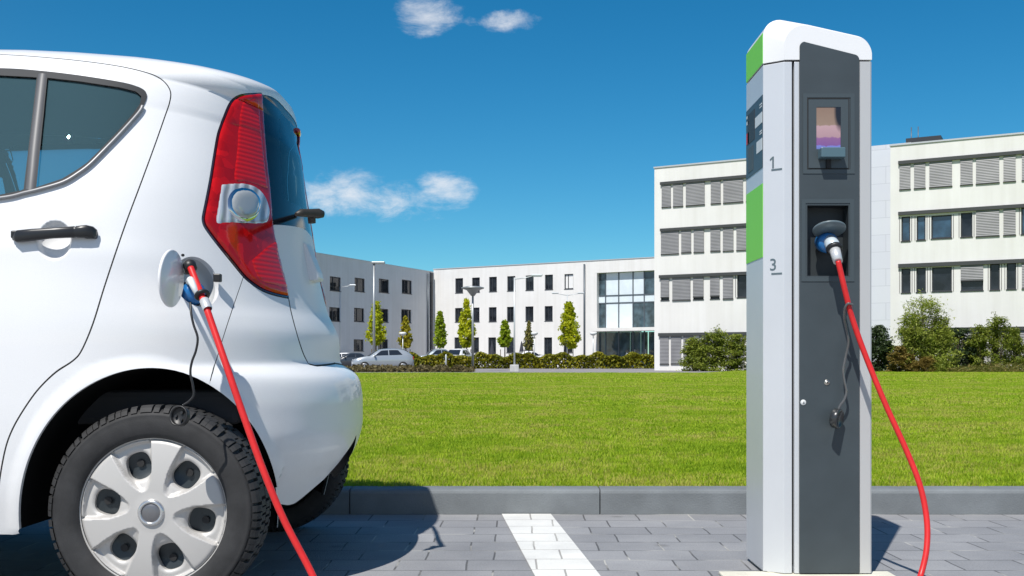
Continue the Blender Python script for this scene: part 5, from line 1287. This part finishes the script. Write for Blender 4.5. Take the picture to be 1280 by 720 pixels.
# ---- the three-storey building in the distance: left wing, long front, glazed entrance
FA2 = Facade(542, 122.0, 30.4); ZB = FA2.z_of(542, 337)
CO = FA2.o
FA1 = Facade(542, 122.0, -66.0)          # runs from the corner; positive s leads away from the camera, so the wing uses negative s
ZA = ZB-.35
OB = thing('office_building', FA2.pt(6, LZ), 'long three storey white building with small windows and glazed entrance, past the hedge', 'office building')
z7 = lambda x, y: (390+x/2.909, 310+y/2.909)
def r7(f, x0, y0, x1, y1): a, b_ = z7(x0, y0), z7(x1, y1); return f.rect(a[0], a[1], b_[0], b_[1])
wB = []
for i, (x0, x1) in enumerate(((521, 549), (582, 610), (644, 672), (710, 739), (777, 806), (847, 876), (918, 950))):
    wB.append((x0, 110-2.6*i, x1, 163-2.4*i, 'p' if i == 6 else 'd'))
    wB.append((x0-1, 218-1.4*i, x1-1, 269-.8*i, 'd'))
    wB.append((x0-3, 325, x1-3, 392 if i in (2, 4, 5) else 380, 'd'))
sB1 = FA2.s_of(z7(1028, 0)[0]); sB2 = FA2.s_of(850)
hB = [(r7(FA2, *q[:4]), q[4]) for q in wB]
FA2.wall(0, sB1, LZ-.2, ZB, [h for h, k in hB], 12, .2, M_wall, 'wall', OB)
for h, k in hB: FA2.window(h, OB, M_panepale if k == 'p' else M_pane, .18, .08, bars=(.38,))
wA = []
for i, (x0, x1, y0, y1) in enumerate(((65, 105, 92, 147), (155, 192, 97, 150), (243, 280, 101, 154), (327, 363, 105, 158))): wA += [(x0, y0, x1, y1, 'd'), (x0-2, 203+3*i, x1-2, 257+2*i, 'd')]
wA += [(152, 320, 188, 366, 'd'), (240, 320, 277, 366, 'd')]
hA = [(r7(FA1, *q[:4]), q[4]) for q in wA]
sA0 = FA1.s_of(392)-6
sh_ = lambda h: (h[0], h[1], h[2]-.25, h[3]-.35)
hA = [(sh_(h), k) for h, k in hA]
FA1.wall(sA0, -.003, LZ-.2, ZA, [h for h, k in hA], 12, .2, M_wall2, 'wall', OB)
for h, k in hA: FA1.window(h, OB, M_pane, .16, .09, bars=(.36,))
mb = MB(); FA1.box(mb, sA0-.05, -.1, ZA+.002, ZA+.09, -.4, .06); FA2.box(mb, -.05, sB2, ZB+.002, ZB+.09, -.4, .06); mb.build('coping', M_coping, OB)
mb = MB(); FA2.box(mb, .2, sB2, ZB-.3, ZB-.05, -11.8, -.45); mb.build('roof', M_flat, OB)
for f, px in ((FA1, 534), (FA2, 731)):
    mb = MB(); a = f.s_of(px); mb.tube([f.pt(a, LZ, .12), f.pt(a, (ZA if f is FA1 else ZB)-.3, .12)], .10, 8); mb.build('downpipe', M_mull, OB)
mb = MB(); FA1.box(mb, -.9, -.5, LZ-.1, ZA-.1, .003, .2); mb.build('corner_trim', M_frame, OB)
# glazed entrance: parapet above, glass set back, canopy and doors below
zg1 = FA2.z_of(780, 339.5); zg0 = FA2.z_of(780, 411); sb = .55
mb = MB(); FA2.box(mb, sB1+.002, sB2, zg1, ZB, -12, 0); mb.build('parapet', M_wall, OB)
mb = MB(); FA2.box(mb, sB1+.002, sB1+.25, LZ-.1, zg1-.002, -12, -.01); mb.build('pier', M_wall, OB)
vx = [z7(x, 0)[0] for x in (1032, 1060, 1108, 1160, 1201, 1240, 1275)]; vz_ = [339.5, 368.5, 378, 411]
cw = MB()
for i in range(len(vx)-1):
    for j in range(3):
        a0, a1 = FA2.s_of(vx[i]), FA2.s_of(vx[i+1]); z1, z0 = FA2.z_of(780, vz_[j]), FA2.z_of(780, vz_[j+1])
        dark = (i == 0 and j != 1) or (i == 4 and j == 0) or (i >= 3 and j == 2)
        mb = MB(); FA2.box(mb, a0+.06, a1-.06, z0+.06, z1-.06, -sb-.05, -sb); mb.build('glazing', M_curtaindark if dark else M_curtain, OB)
for x in vx: a = FA2.s_of(x); FA2.box(cw, a-.06, a+.06, LZ, zg1-.003, -sb-.1, -sb+.06)
for y in vz_[1:]: z = FA2.z_of(780, y); FA2.box(cw, FA2.s_of(vx[0])+.06, FA2.s_of(vx[-1]), z-.06, z+.06, -sb-.09, -sb+.05)
cw.build('mullions', M_mull, OB)
mb = MB(); FA2.box(mb, FA2.s_of(746), sB2, FA2.z_of(780, 414), FA2.z_of(780, 410), -sb+.07, 1.4); mb.build('canopy', M_wall, OB)
zc0 = FA2.z_of(780, 414)-.1
dx_ = [z7(x, 0)[0] for x in (1032, 1058, 1108, 1150, 1188, 1215, 1240, 1275)]
for i in range(len(dx_)-1):
    a0, a1 = FA2.s_of(dx_[i]), FA2.s_of(dx_[i+1]); mb = MB(); FA2.box(mb, a0+.06, a1-.06, LZ+.02, zc0, -sb-.05, -sb); dd_ = mb.build('entrance_door' if i in (3, 4) else 'glazing', M_curtaindark, OB)
    if i in (3, 4):
        mb = MB(); FA2.box(mb, a0+.5, a0+.56, LZ+.7, LZ+1.9, -sb+.002, -sb+.06); mb.build('handle', M_coping, dd_)

# ---- car park surface, bed edging and planting ground
def asphalt_mat():
    m = mat('car_park_asphalt', (.2, .19, .195), .85); return noisy(m, (.24, .225, .23), .12, .4, .3, 60)
mb = MB(); mb.add([(-40, 54.0, LZ+.006), (9.9, 54.0, LZ+.006), (18, 76, LZ+.006), (18, 140, LZ+.006), (-60, 140, LZ+.006)], [(0, 1, 2, 3, 4)])
tag(mb.build('car_park', asphalt_mat()), kind='structure')

# ---- foliage
def leaf_mat(name, cols, trans=.35):
    m = mat(name, cols[1], .55, spec=.3); t, n, l, b = nt(m)
    g = N(t, 'ShaderNodeNewGeometry'); nz = N(t, 'ShaderNodeTexNoise', Scale=.9, Detail=3.); l.new(g.outputs['Position'], nz.inputs['Vector'])
    ad = t.nodes.new('ShaderNodeMath'); ad.operation = 'MULTIPLY_ADD'; l.new(g.outputs['Random Per Island'], ad.inputs[0]); ad.inputs[1].default_value = .6; l.new(nz.outputs['Fac'], ad.inputs[2])
    r = ramp(t, ad.outputs[0], [(.35, cols[0]), (.75, cols[1]), (1.1, cols[2])]); l.new(r.outputs[0], b.inputs['Base Color'])
    tr = N(t, 'ShaderNodeBsdfTranslucent'); l.new(r.outputs[0], tr.inputs[0]); mx = N(t, 'ShaderNodeMixShader'); mx.inputs[0].default_value = trans
    l.new(b.outputs[0], mx.inputs[1]); l.new(tr.outputs[0], mx.inputs[2]); l.new(mx.outputs[0], t.nodes['Material Output'].inputs[0]); return m
M_bark = noisy(mat('bark', (.10, .075, .05), .9), (.10, .075, .05), .3, 8)
L_lime = leaf_mat('leaf_lime', [(.28, .34, .010), (.46, .52, .014), (.62, .62, .03)], .5)
L_green = leaf_mat('leaf_green', [(.16, .26, .012), (.28, .40, .015), (.42, .50, .03)], .45)
L_gold = leaf_mat('leaf_gold', [(.22, .22, .012), (.40, .37, .018), (.52, .45, .04)], .4)
L_sparse = leaf_mat('leaf_olive', [(.10, .13, .03), (.20, .21, .05), (.3, .26, .08)])
L_olive = leaf_mat('leaf_bush_olive', [(.07, .11, .010), (.17, .22, .022), (.29, .33, .05)])
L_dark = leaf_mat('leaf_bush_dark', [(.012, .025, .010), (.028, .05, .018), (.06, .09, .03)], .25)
L_willow = leaf_mat('leaf_willow', [(.11, .16, .02), (.24, .30, .04), (.38, .42, .08)], .45)
L_dry = leaf_mat('leaf_dry', [(.11, .09, .02), (.22, .16, .035), (.3, .22, .06)])
L_hedge = leaf_mat('leaf_hedge', [(.08, .10, .008), (.20, .21, .012), (.36, .32, .02)], .35)
L_cover = leaf_mat('leaf_groundcover', [(.06, .05, .02), (.14, .11, .045), (.20, .17, .08)])
def leaves(pts, nrm, size, aspect, name, m, parent=None, loc=None):
    """one folded leaf-shaped face pair at each point"""
    pts = np.asarray(pts); n = len(pts)
    d = rng.normal(size=(n, 3)); d /= np.linalg.norm(d, axis=1, keepdims=True)
    if nrm is not None: d = d*.8+nrm; d /= np.linalg.norm(d, axis=1, keepdims=True)
    u = np.cross(d, rng.normal(size=(n, 3))); u /= np.linalg.norm(u, axis=1, keepdims=True); w_ = np.cross(d, u)
    L = (size*(.6+.8*rng.random(n)))[:, None]; Wd = L*aspect*.5
    V = np.empty((n, 4, 3)); V[:, 0] = pts-u*L*.5; V[:, 1] = pts+w_*Wd+d*Wd*.4; V[:, 2] = pts+u*L*.5; V[:, 3] = pts-w_*Wd+d*Wd*.4
    me = bpy.data.meshes.new(name); me.vertices.add(4*n); me.vertices.foreach_set('co', V.ravel()); me.loops.add(4*n); me.loops.foreach_set('vertex_index', np.arange(4*n)); me.polygons.add(n); me.polygons.foreach_set('loop_start', np.arange(0, 4*n, 4)); me.update(calc_edges=True)
    return link_mesh(name, me, m, parent, loc)
def crown_pts(n, c, h, r, kind):
    """clumped points in a spindle (tree) or a dome (bush)"""
    out = []; nc = 110 if kind == 'spindle' else 60
    cl = []
    for i in range(nc):
        t_ = rng.random(); a = rng.random()*2*PI
        rad = r*(min((t_/.25+.12)**.6, (max(0, 1-t_)/.75)**.8) if kind == 'spindle' else math.sqrt(max(0, 1-(t_*.98)**2.2)))
        q = rad*math.sqrt(rng.random())*.95; cl.append((q*math.cos(a), q*math.sin(a), t_*h))
    cl = np.array(cl); k = rng.integers(0, nc, n); p = cl[k]+rng.normal(size=(n, 3))*np.array([r*(.11 if kind == 'spindle' else .15)]*2+[h*.035]); p[:, 2] = np.clip(p[:, 2], 0, h*1.04)
    return p+np.array(c)
def ground_pt(px, d): return Vector(((px-640)/F*d, d, LZ))
def tree(px, ytop, ybase, wpx, d, m, label, n=1600, group='young trees along the hedge'):
    g = ground_pt(px, d); zt_ = CZ+(HY-ytop)/F*d; zb = CZ+(HY-ybase)/F*d
    n = int(n*1.6); T = thing('young_tree', g, label, 'tree', group)
    mb = MB(); lean = .08*rng.normal()
    mb.tube([g, g+Vector((lean*.3, 0, (zb-LZ)*.9)), g+Vector((lean, 0, (zb+zt_)/2)), g+Vector((lean*.6, 0, zt_-LZ-.4))], [.07, .055, .035, .012], 7)
    for k in range(9):
        z = zb+(zt_-zb)*(.02+.07*k)-LZ; a = rng.random()*6.28; r_ = wpx/F*d*.42*(1-.06*k); mb.tube([g+Vector((0, 0, z-.25)), g+Vector((math.cos(a)*r_, math.sin(a)*r_, z+.55))], [.022, .006], 5)
    mb.build('trunk', M_bark, T)
    leaves(crown_pts(n, (g.x, g.y, zb), zt_-zb, wpx/F*d*.54, 'spindle'), None, .23, .7, 'crown', m, T)
    for s_ in (-.4, .4):
        mb = MB(); mb.tube([g+Vector((s_, .15, 0)), g+Vector((s_, .15, 1.75))], .04, 6); mb.build('support_stake', M_bark, T)
    return T
tree(470, 379, 431, 25, 92, L_lime, 'broad yellow green young tree behind the silver hatchback and the tall lamp post', 2200)
tree(507, 397, 434, 16, 96, L_gold, 'small golden young tree right of the silver hatchback, in front of the shaded wing')
tree(550, 391, 434, 17, 97, L_green, 'slim green pointed young tree by the inner corner of the white building')
tree(583, 376, 434, 22, 96, L_lime, 'tall yellow green young tree beside the lamp post with a disc head', 2000)
tree(631, 401, 433, 18, 97, L_green, 'short green teardrop young tree left of the lamp post with a concrete foot')
tree(661, 403, 437, 13, 97, L_sparse, 'thin sparse young tree with few olive leaves beside the small path lamp', 420)
tree(711, 380, 435, 28, 95, L_lime, 'bright yellow green young tree with a wide base near the glazed entrance', 2600)

def box_leaves(n, x0, x1, y0, y1, z0, z1, wob=.15):
    p = rng.random((n, 3)); p[:, 0] = x0+(x1-x0)*p[:, 0]; p[:, 1] = y0+(y1-y0)*p[:, 1]; hz = 1-rng.random(n)**2.2*1.0; top = z1+wob*np.sin(p[:, 0]*1.9)+wob*.7*np.sin(p[:, 0]*4.3+1); p[:, 2] = z0+(top-z0)*hz
    return p
hx0, hx1 = (512-640)/F*90, (835-640)/F*90
g = Vector((0, 90, LZ))
HG = thing('hedge', g, 'long low hedge with yellow green leaves in front of the three storey building', 'hedge')
leaves(box_leaves(15000, hx0, hx1, 89.4, 90.8, LZ, LZ+1.16), None, .24, .65, 'foliage', L_hedge, HG)
mb = MB()
for x in np.arange(hx0, hx1, .45): mb.tube([(x, 90.1, LZ), (x+.1*math.sin(x*7), 90.1, LZ+.9)], [.03, .012], 5)
mb.build('stems', M_bark, HG)
q = rng.random((9000, 3)); bx0, bx1 = (430-640)/F*63, (592-640)/F*63
pp = np.stack([bx0+(bx1-bx0)*q[:, 0], 60+6*q[:, 1], LZ+(.10+.32*np.abs(np.sin(q[:, 0]*23)*np.sin(q[:, 1]*9+q[:, 0]*40)))*q[:, 2]], -1)
tag(leaves(pp, np.array([0, 0, .6]), .20, .6, 'ground_cover', L_cover), kind='stuff')
def bush(name, label, d, blobs, m, size, asp, stems=9, grp=None, up=None):
    x_ = sum(b_[0] for b_ in blobs)/len(blobs); g = ground_pt(x_, d)
    T = thing(name, g, label, 'bush', grp); P_ = []; mb = MB()
    for (px, ytop, wpx, n) in blobs:
        h = CZ+(HY-ytop)/F*d-LZ; r = wpx/F*d/2; c = ground_pt(px, d)
        P_.append(crown_pts(int(n*1.9), tuple(c), h, r*1.12, 'dome'))
        for k in range(stems):
            a = rng.random()*6.28; q_ = r*.75*math.sqrt(rng.random()); t_ = h*(.55+.5*rng.random()*(1-q_/r*.5)); tip = c+Vector((q_*math.cos(a), q_*math.sin(a)*.8, t_))
            midp = c+Vector((q_*.35*math.cos(a), q_*.35*math.sin(a), t_*.55)); mb.tube([c+Vector((.1*math.cos(a), .1*math.sin(a), 0)), midp, tip], [.028, .018, .006], 5)
            if up is not None:      # leafy shoots standing out of the outline
                ts = rng.random(80); tip = tip+Vector((0, 0, .12*h)); sh = np.array([tuple(midp.lerp(tip, .2+.85*x)) for x in ts])+rng.normal(size=(80, 3))*.07; P_.append(sh)
    mb.build('stems', M_bark, T); leaves(np.vstack(P_), up, size, asp, 'foliage', m, T); return T
U = np.array([0, 0, .9])
bush('bush', 'big olive green bush at the left end of the office block', 66, [(868, 424, 34, 1700), (893, 413, 44, 2600), (920, 420, 36, 1900), (945, 428, 30, 1000), (880, 432, 56, 1500)], L_olive, .17, .35, 16, up=U)
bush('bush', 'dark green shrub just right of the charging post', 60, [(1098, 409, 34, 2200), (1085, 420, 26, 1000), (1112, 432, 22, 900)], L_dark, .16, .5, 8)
bush('bush', 'low yellowish dry shrub between the dark shrub and the tall willowy bush', 58.6, [(1124, 434, 26, 1200), (1136, 443, 20, 700)], L_dry, .15, .4, 8, up=U)
bush('bush', 'tall light green willowy bush in front of the office block', 59, [(1155, 374, 66, 2300), (1138, 392, 40, 1000), (1176, 398, 44, 1000), (1158, 420, 60, 900)], L_willow, .19, .26, 22, up=U)
bush('bush', 'dark bush behind the tall willowy bush', 60.5, [(1196, 412, 50, 2600), (1175, 425, 40, 1400), (1216, 424, 30, 1200)], L_dark, .17, .45, 8)
bush('bush', 'broad upright green bush at the right edge of the picture', 59.5, [(1226, 408, 34, 1400), (1247, 399, 40, 1800), (1268, 412, 30, 1300), (1290, 420, 36, 1300)], L_olive, .19, .25, 18, up=U)
bush('dry_grass_clump', 'tuft of straw coloured dry grass at the foot of the tall willowy bush', 57.4, [(1158, 447, 22, 500), (1148, 454, 16, 300)], L_dry, .22, .12, 10, up=U*1.6)
q = rng.random((6500, 3)); pp = np.stack([(1180-640)/F*58+(1330-1180)/F*58*q[:, 0], 56.6+2.2*q[:, 1], LZ+(.15+.42*np.sin(PI*np.clip(q[:, 0], 0, 1)*.8+.2)*np.sin(PI*q[:, 1]))*q[:, 2]], -1)
tag(leaves(pp, U, .20, .18, 'tall_grass', leaf_mat('leaf_rough_grass', [(.07, .09, .015), (.14, .16, .03), (.25, .20, .06)])), kind='stuff')

# ---- lamps, posts, parasols
M_post = mat('lamp_post_grey', (.34, .36, .37), .4, metal=.5); M_postpale = mat('lamp_post_pale', (.55, .58, .60), .4, metal=.3); M_lens2 = mat('lamp_glass', (.7, .72, .72), .2)
M_conc = noisy(mat('concrete_foot', (.45, .45, .44), .9), (.45, .45, .44), .15, 5)
def lamp(px, ytop, d, label, kind, r_=.06, m=None, arms=(1,), name='street_lamp', grp='lamps around the car park'):
    g = ground_pt(px, d); zt_ = CZ+(HY-ytop)/F*d; T = thing(name, g, label, 'lamp', grp); m = m or M_post
    mb = MB(); mb.tube([g, (g.x, g.y, zt_)], [r_, r_*.7], 10); mb.build('pole', m, T)
    if kind == 'disc':
        mb = MB(); c = Vector((g.x, g.y, zt_)); mb.lathe([(0, .08), (.45, .05), (.72, -.02), (.72, -.08), (.38, -.2), (.12, -.55), (0, -.55)], Matrix.Translation(c), 24); mb.build('lamp_head', M_post, T)
    elif kind == 'arm':
        for a in arms:
            hd = Vector((g.x+a*1.3, g.y-.2, zt_+.12)); mb = MB(); mb.tube([(g.x, g.y, zt_-.1), (g.x+a*.6, g.y-.1, zt_-.02), hd], .03, 6); mb.build('arm', m, T)
            mb = MB(); mb.box(hd, (.62, .26, .12), bev=.03); hh_ = mb.build('lamp_head', m, T); mb = MB(); mb.box(hd-Vector((0, 0, .075)), (.5, .2, .03)); mb.build('glass', M_lens2, hh_)
    elif kind == 'top':
        mb = MB(); mb.box((g.x+.32, g.y, zt_+.04), (1.0, .36, .16), bev=.04); hh_ = mb.build('lamp_head', m, T); mb = MB(); mb.box((g.x+.4, g.y, zt_-.06), (.6, .24, .03)); mb.build('glass', M_lens2, hh_)
    elif kind == 'globe':
        mb = MB(); c = Vector((g.x, g.y, zt_)); mb.lathe([(0, .22), (.26, .20), (.34, .12), (.30, .0), (.10, -.12), (0, -.12)], Matrix.Translation(c), 16); mb.build('lamp_head', M_lens2, T)
    return T
lamp(467.5, 329, 78, 'tall grey lamp post with a flat head rising in front of the silver hatchback', 'top', .11)
lamp(591, 359, 66, 'grey lamp post with a wide disc head at the edge of the lawn', 'disc', .085)
k = lamp(643, 347, 60, 'pale slender lamp post with an arm, standing on a concrete foot', 'arm', .055, M_postpale)
g = ground_pt(643, 60); mb = MB(); mb.box((g.x, g.y, LZ+.22), (.52, .52, .44), bev=.04); mb.build('concrete_foot', M_conc, k)
lamp(425, 358, 104, 'thin pale lamp post with an arm before the shaded building wing', 'arm', .06, M_postpale)
lamp(709, 368, 100, 'pale lamp post with two arms above the bright tree near the entrance', 'arm', .06, M_postpale, (-.9, 1))
lamp(503.5, 418, 94, 'low pale path lamp beside the small golden tree', 'globe', .05, M_postpale, name='path_lamp', grp='low path lamps')
lamp(668, 418, 96, 'low pale path lamp beside the thin sparse tree', 'globe', .05, M_postpale, name='path_lamp', grp='low path lamps')
lamp(741.5, 418, 99, 'low pale path lamp at the corner beside the glazed entrance', 'globe', .05, M_postpale, name='path_lamp', grp='low path lamps')
g = ground_pt(557.5, 84); mb = MB(); mb.tube([g, g+Vector((0, 0, 1.15)), g+Vector((0, 0, 1.2))], [.07, .07, .03], 8)
tag(mb.build('marker_post', M_postpale, loc=g), 'short pale marker post in front of the hedge, left of the disc headed lamp', 'post')
M_cloth = mat('parasol_dark_cloth', (.03, .032, .045), .8)
for px, lab_ in ((615, 'closed dark parasol against the white front, left of the teardrop tree'), (652, 'closed dark parasol against the white front, left of the sparse tree')):
    g = ground_pt(px, FA2.depth(px)-1.5); T = thing('parasol', g, lab_, 'parasol', 'closed parasols by the white front')
    mb = MB(); mb.tube([g, g+Vector((0, 0, 2.9))], .03, 6); mb.build('pole', M_mull, T)
    mb = MB(); mb.lathe([(.03, 2.85), (.10, 2.6), (.26, 1.7), (.42, .85), (.40, .65), (.03, .62)], Matrix.Translation(g), 10); mb.build('canopy', M_cloth, T)

# ---- parked cars far off
M_tyre2 = mat('tyre_far', (.015, .015, .016), .8); M_alloy = mat('alloy_far', (.45, .46, .47), .35, metal=.7); M_glass2 = mat('car_glass_dark', (.015, .02, .028), .06, ior=1.6)
M_hl = mat('headlight_clear', (.6, .62, .64), .15, metal=.4); M_tl = mat('far_tail_light', (.35, .012, .012), .25)
st_hatch = [(-2.02, .32, .62, .62, .58), (-1.96, .24, .72, .72, .66), (-1.6, .2, .86, .86, .74), (-1.05, .2, .97, .98, .74), (-.35, .2, 1.0, 1.38, .62), (.0, .2, 1.01, 1.46, .60), (.7, .2, 1.03, 1.49, .60), (1.35, .2, 1.06, 1.42, .60), (1.75, .2, 1.08, 1.22, .64), (1.95, .26, 1.0, 1.02, .70), (2.02, .36, .8, .8, .66)]
st_sedan = [(-2.2, .32, .62, .62, .58), (-2.12, .24, .72, .72, .68), (-1.7, .2, .84, .84, .76), (-1.1, .2, .95, .96, .76), (-.4, .2, .98, 1.34, .62), (.1, .2, .99, 1.42, .60), (.7, .2, 1.0, 1.40, .60), (1.3, .2, 1.02, 1.10, .70), (1.9, .2, 1.02, 1.03, .72), (2.15, .26, .94, .95, .70), (2.22, .36, .72, .72, .66)]
def far_car(px, d, rz, st, paint, label, grp=None, tall=1.):
    g = ground_pt(px, d); T = thing('parked_car', (0, 0, 0), label, 'car', grp)
    xs_ = np.linspace(st[0][0], st[-1][0], 44); A = np.array(st); prm = [np.array(pchip(A[:, 0], A[:, k], xs_)) for k in range(1, 5)]
    vs = []; m_ = 0
    for i, x in enumerate(xs_):
        zb, be, ro, wr = (p[i] for p in prm); e_ = 1-.22*max(0, (abs(x)-1.5)/.6)**2; W = .86*e_
        sec_ = [(W*.82, zb), (W*.96, zb+.12), (W, zb+(be-zb)*.55), (W*.97, be), (wr*e_+(W*.95-wr*e_)*max(0, 1-(ro-be)/.12), max(ro-.06, be+.004)), (wr*.8*e_, max(ro-.012, be+.008)), (0, ro+.012)]
        full = sec_+[(-a, b_) for a, b_ in sec_[::-1][1:]]; m_ = len(full); vs += [Vector((x, a, b_)) for a, b_ in full]
    n_ = len(xs_); mb = MB(); mb.add(vs, [(i*m_+j, i*m_+j+1, (i+1)*m_+j+1, (i+1)*m_+j) for i in range(n_-1) for j in range(m_-1)]+[list(range(m_)), list(range((n_-1)*m_, n_*m_))]+[(i*m_, (i+1)*m_, (i+1)*m_+m_-1, i*m_+m_-1) for i in range(n_-1)], 0, True)
    mb.build('body', paint, T)
    def sidepatch(name, x0, x1, f0, f1, slope0, slope1):
        for s_ in (1, -1):
            mb = MB(); vs = []; k_ = 9
            for i in range(k_):
                for t_ in (f0, f1):
                    xa = x0+(slope0 if t_ == f1 else 0); xb = x1-(slope1 if t_ == f1 else 0); x = xa+(xb-xa)*i/(k_-1)
                    be, ro, wr = (float(pchip(A[:, 0], A[:, q], np.array([x]))[0]) for q in (2, 3, 4)); W = .86*.97
                    vs.append(Vector((x, s_*(W+(wr-W)*t_+.012), be+(ro-.06-be)*t_)))
            mb.add(vs, [(2*i, 2*i+2, 2*i+3, 2*i+1) for i in range(k_-1)], 0, False); mb.build(name, M_glass2, T)
    xr = st[-4][0]
    sidepatch('side_window', -.62, .30, .06, .90, .45, .0); sidepatch('side_window', .36, xr-.1, .06, .90, 0, .28)
    for nm, xa, xb in (('windscreen', -1.0, -.38), ('rear_window', st[-3][0]-.05, st[-4][0]-.12)):
        mb = MB(); vs = []
        for x in np.linspace(xa, xb, 5):
            ro, wr, be = (float(pchip(A[:, 0], A[:, q], np.array([x]))[0]) for q in (3, 4, 2)); 
            vs += [Vector((x, y, ro+.020)) for y in (-wr*.86, 0, wr*.86)]
        mb.add(vs, [(3*i+j, 3*i+j+1, 3*i+j+4, 3*i+j+3) for i in range(4) for j in range(2)]); mb.build(nm, M_glass2, T)
    for x in (-1.28, 1.28):
        for s_ in (1, -1):
            Mw = Matrix.Translation((x, s_*.80, .31)) @ frame_to((0, s_, 0)); mb = MB(); mb.lathe([(.20, .085), (.27, .09), (.31, .06), (.31, -.08), (.2, -.1)], Mw, 24); w_ = mb.build('wheel', M_tyre2, T)
            mb = MB(); mb.lathe([(0, .075), (.12, .07), (.205, .082), (.21, .06)], Mw, 20); mb.build('rim', M_alloy, w_)
    for s_ in (1, -1):
        mb = MB(); mb.box((st[1][0]+.12, s_*.60, .70), (.24, .26, .13), bev=.03); mb.build('headlight', M_hl, T)
        mb = MB(); mb.box((st[-2][0]-.0, s_*.66, .84), (.16, .14, .24), bev=.03); mb.build('tail_light', M_tl, T)
        mb = MB(); mb.box((-.62, s_*.93, 1.02), (.12, .18, .12), bev=.03); mb.build('wing_mirror', paint, T)
    T.location = g; T.rotation_euler = (0, 0, rz); T.scale = (1, 1, tall); return T
M_silver = mat('far_paint_silver', (.36, .40, .44), .25, metal=.35, coat=.8); M_darkp = mat('far_paint_dark', (.03, .038, .05), .25, coat=.8); M_whitep = mat('far_paint_white', (.75, .76, .78), .3, coat=.6); M_grey = mat('far_paint_grey', (.36, .42, .48), .25, metal=.4, coat=.8)
FG = 'cars in the car park'
far_car(478, 70, R(14), st_hatch, M_silver, 'silver hatchback parked at the edge of the lawn, nearest of the distant cars', FG)
far_car(440, 95, R(8), st_sedan, M_darkp, 'dark parked car just right of the white hatchback bumper', FG)
far_car(423, 103, R(8), st_hatch, M_whitep, 'white car mostly hidden behind the dark car', FG)
far_car(546, 97, R(14), st_sedan, M_grey, 'grey blue car parked behind the hedge, right of the silver hatchback', FG, 1.28)
far_car(571, 93, R(70), st_hatch, M_whitep, 'small white car behind the hedge beside the disc headed lamp', FG, 1.2)
far_car(657, 100, R(20), st_sedan, M_whitep, 'pale car behind the hedge under the sparse tree', FG, 1.15)
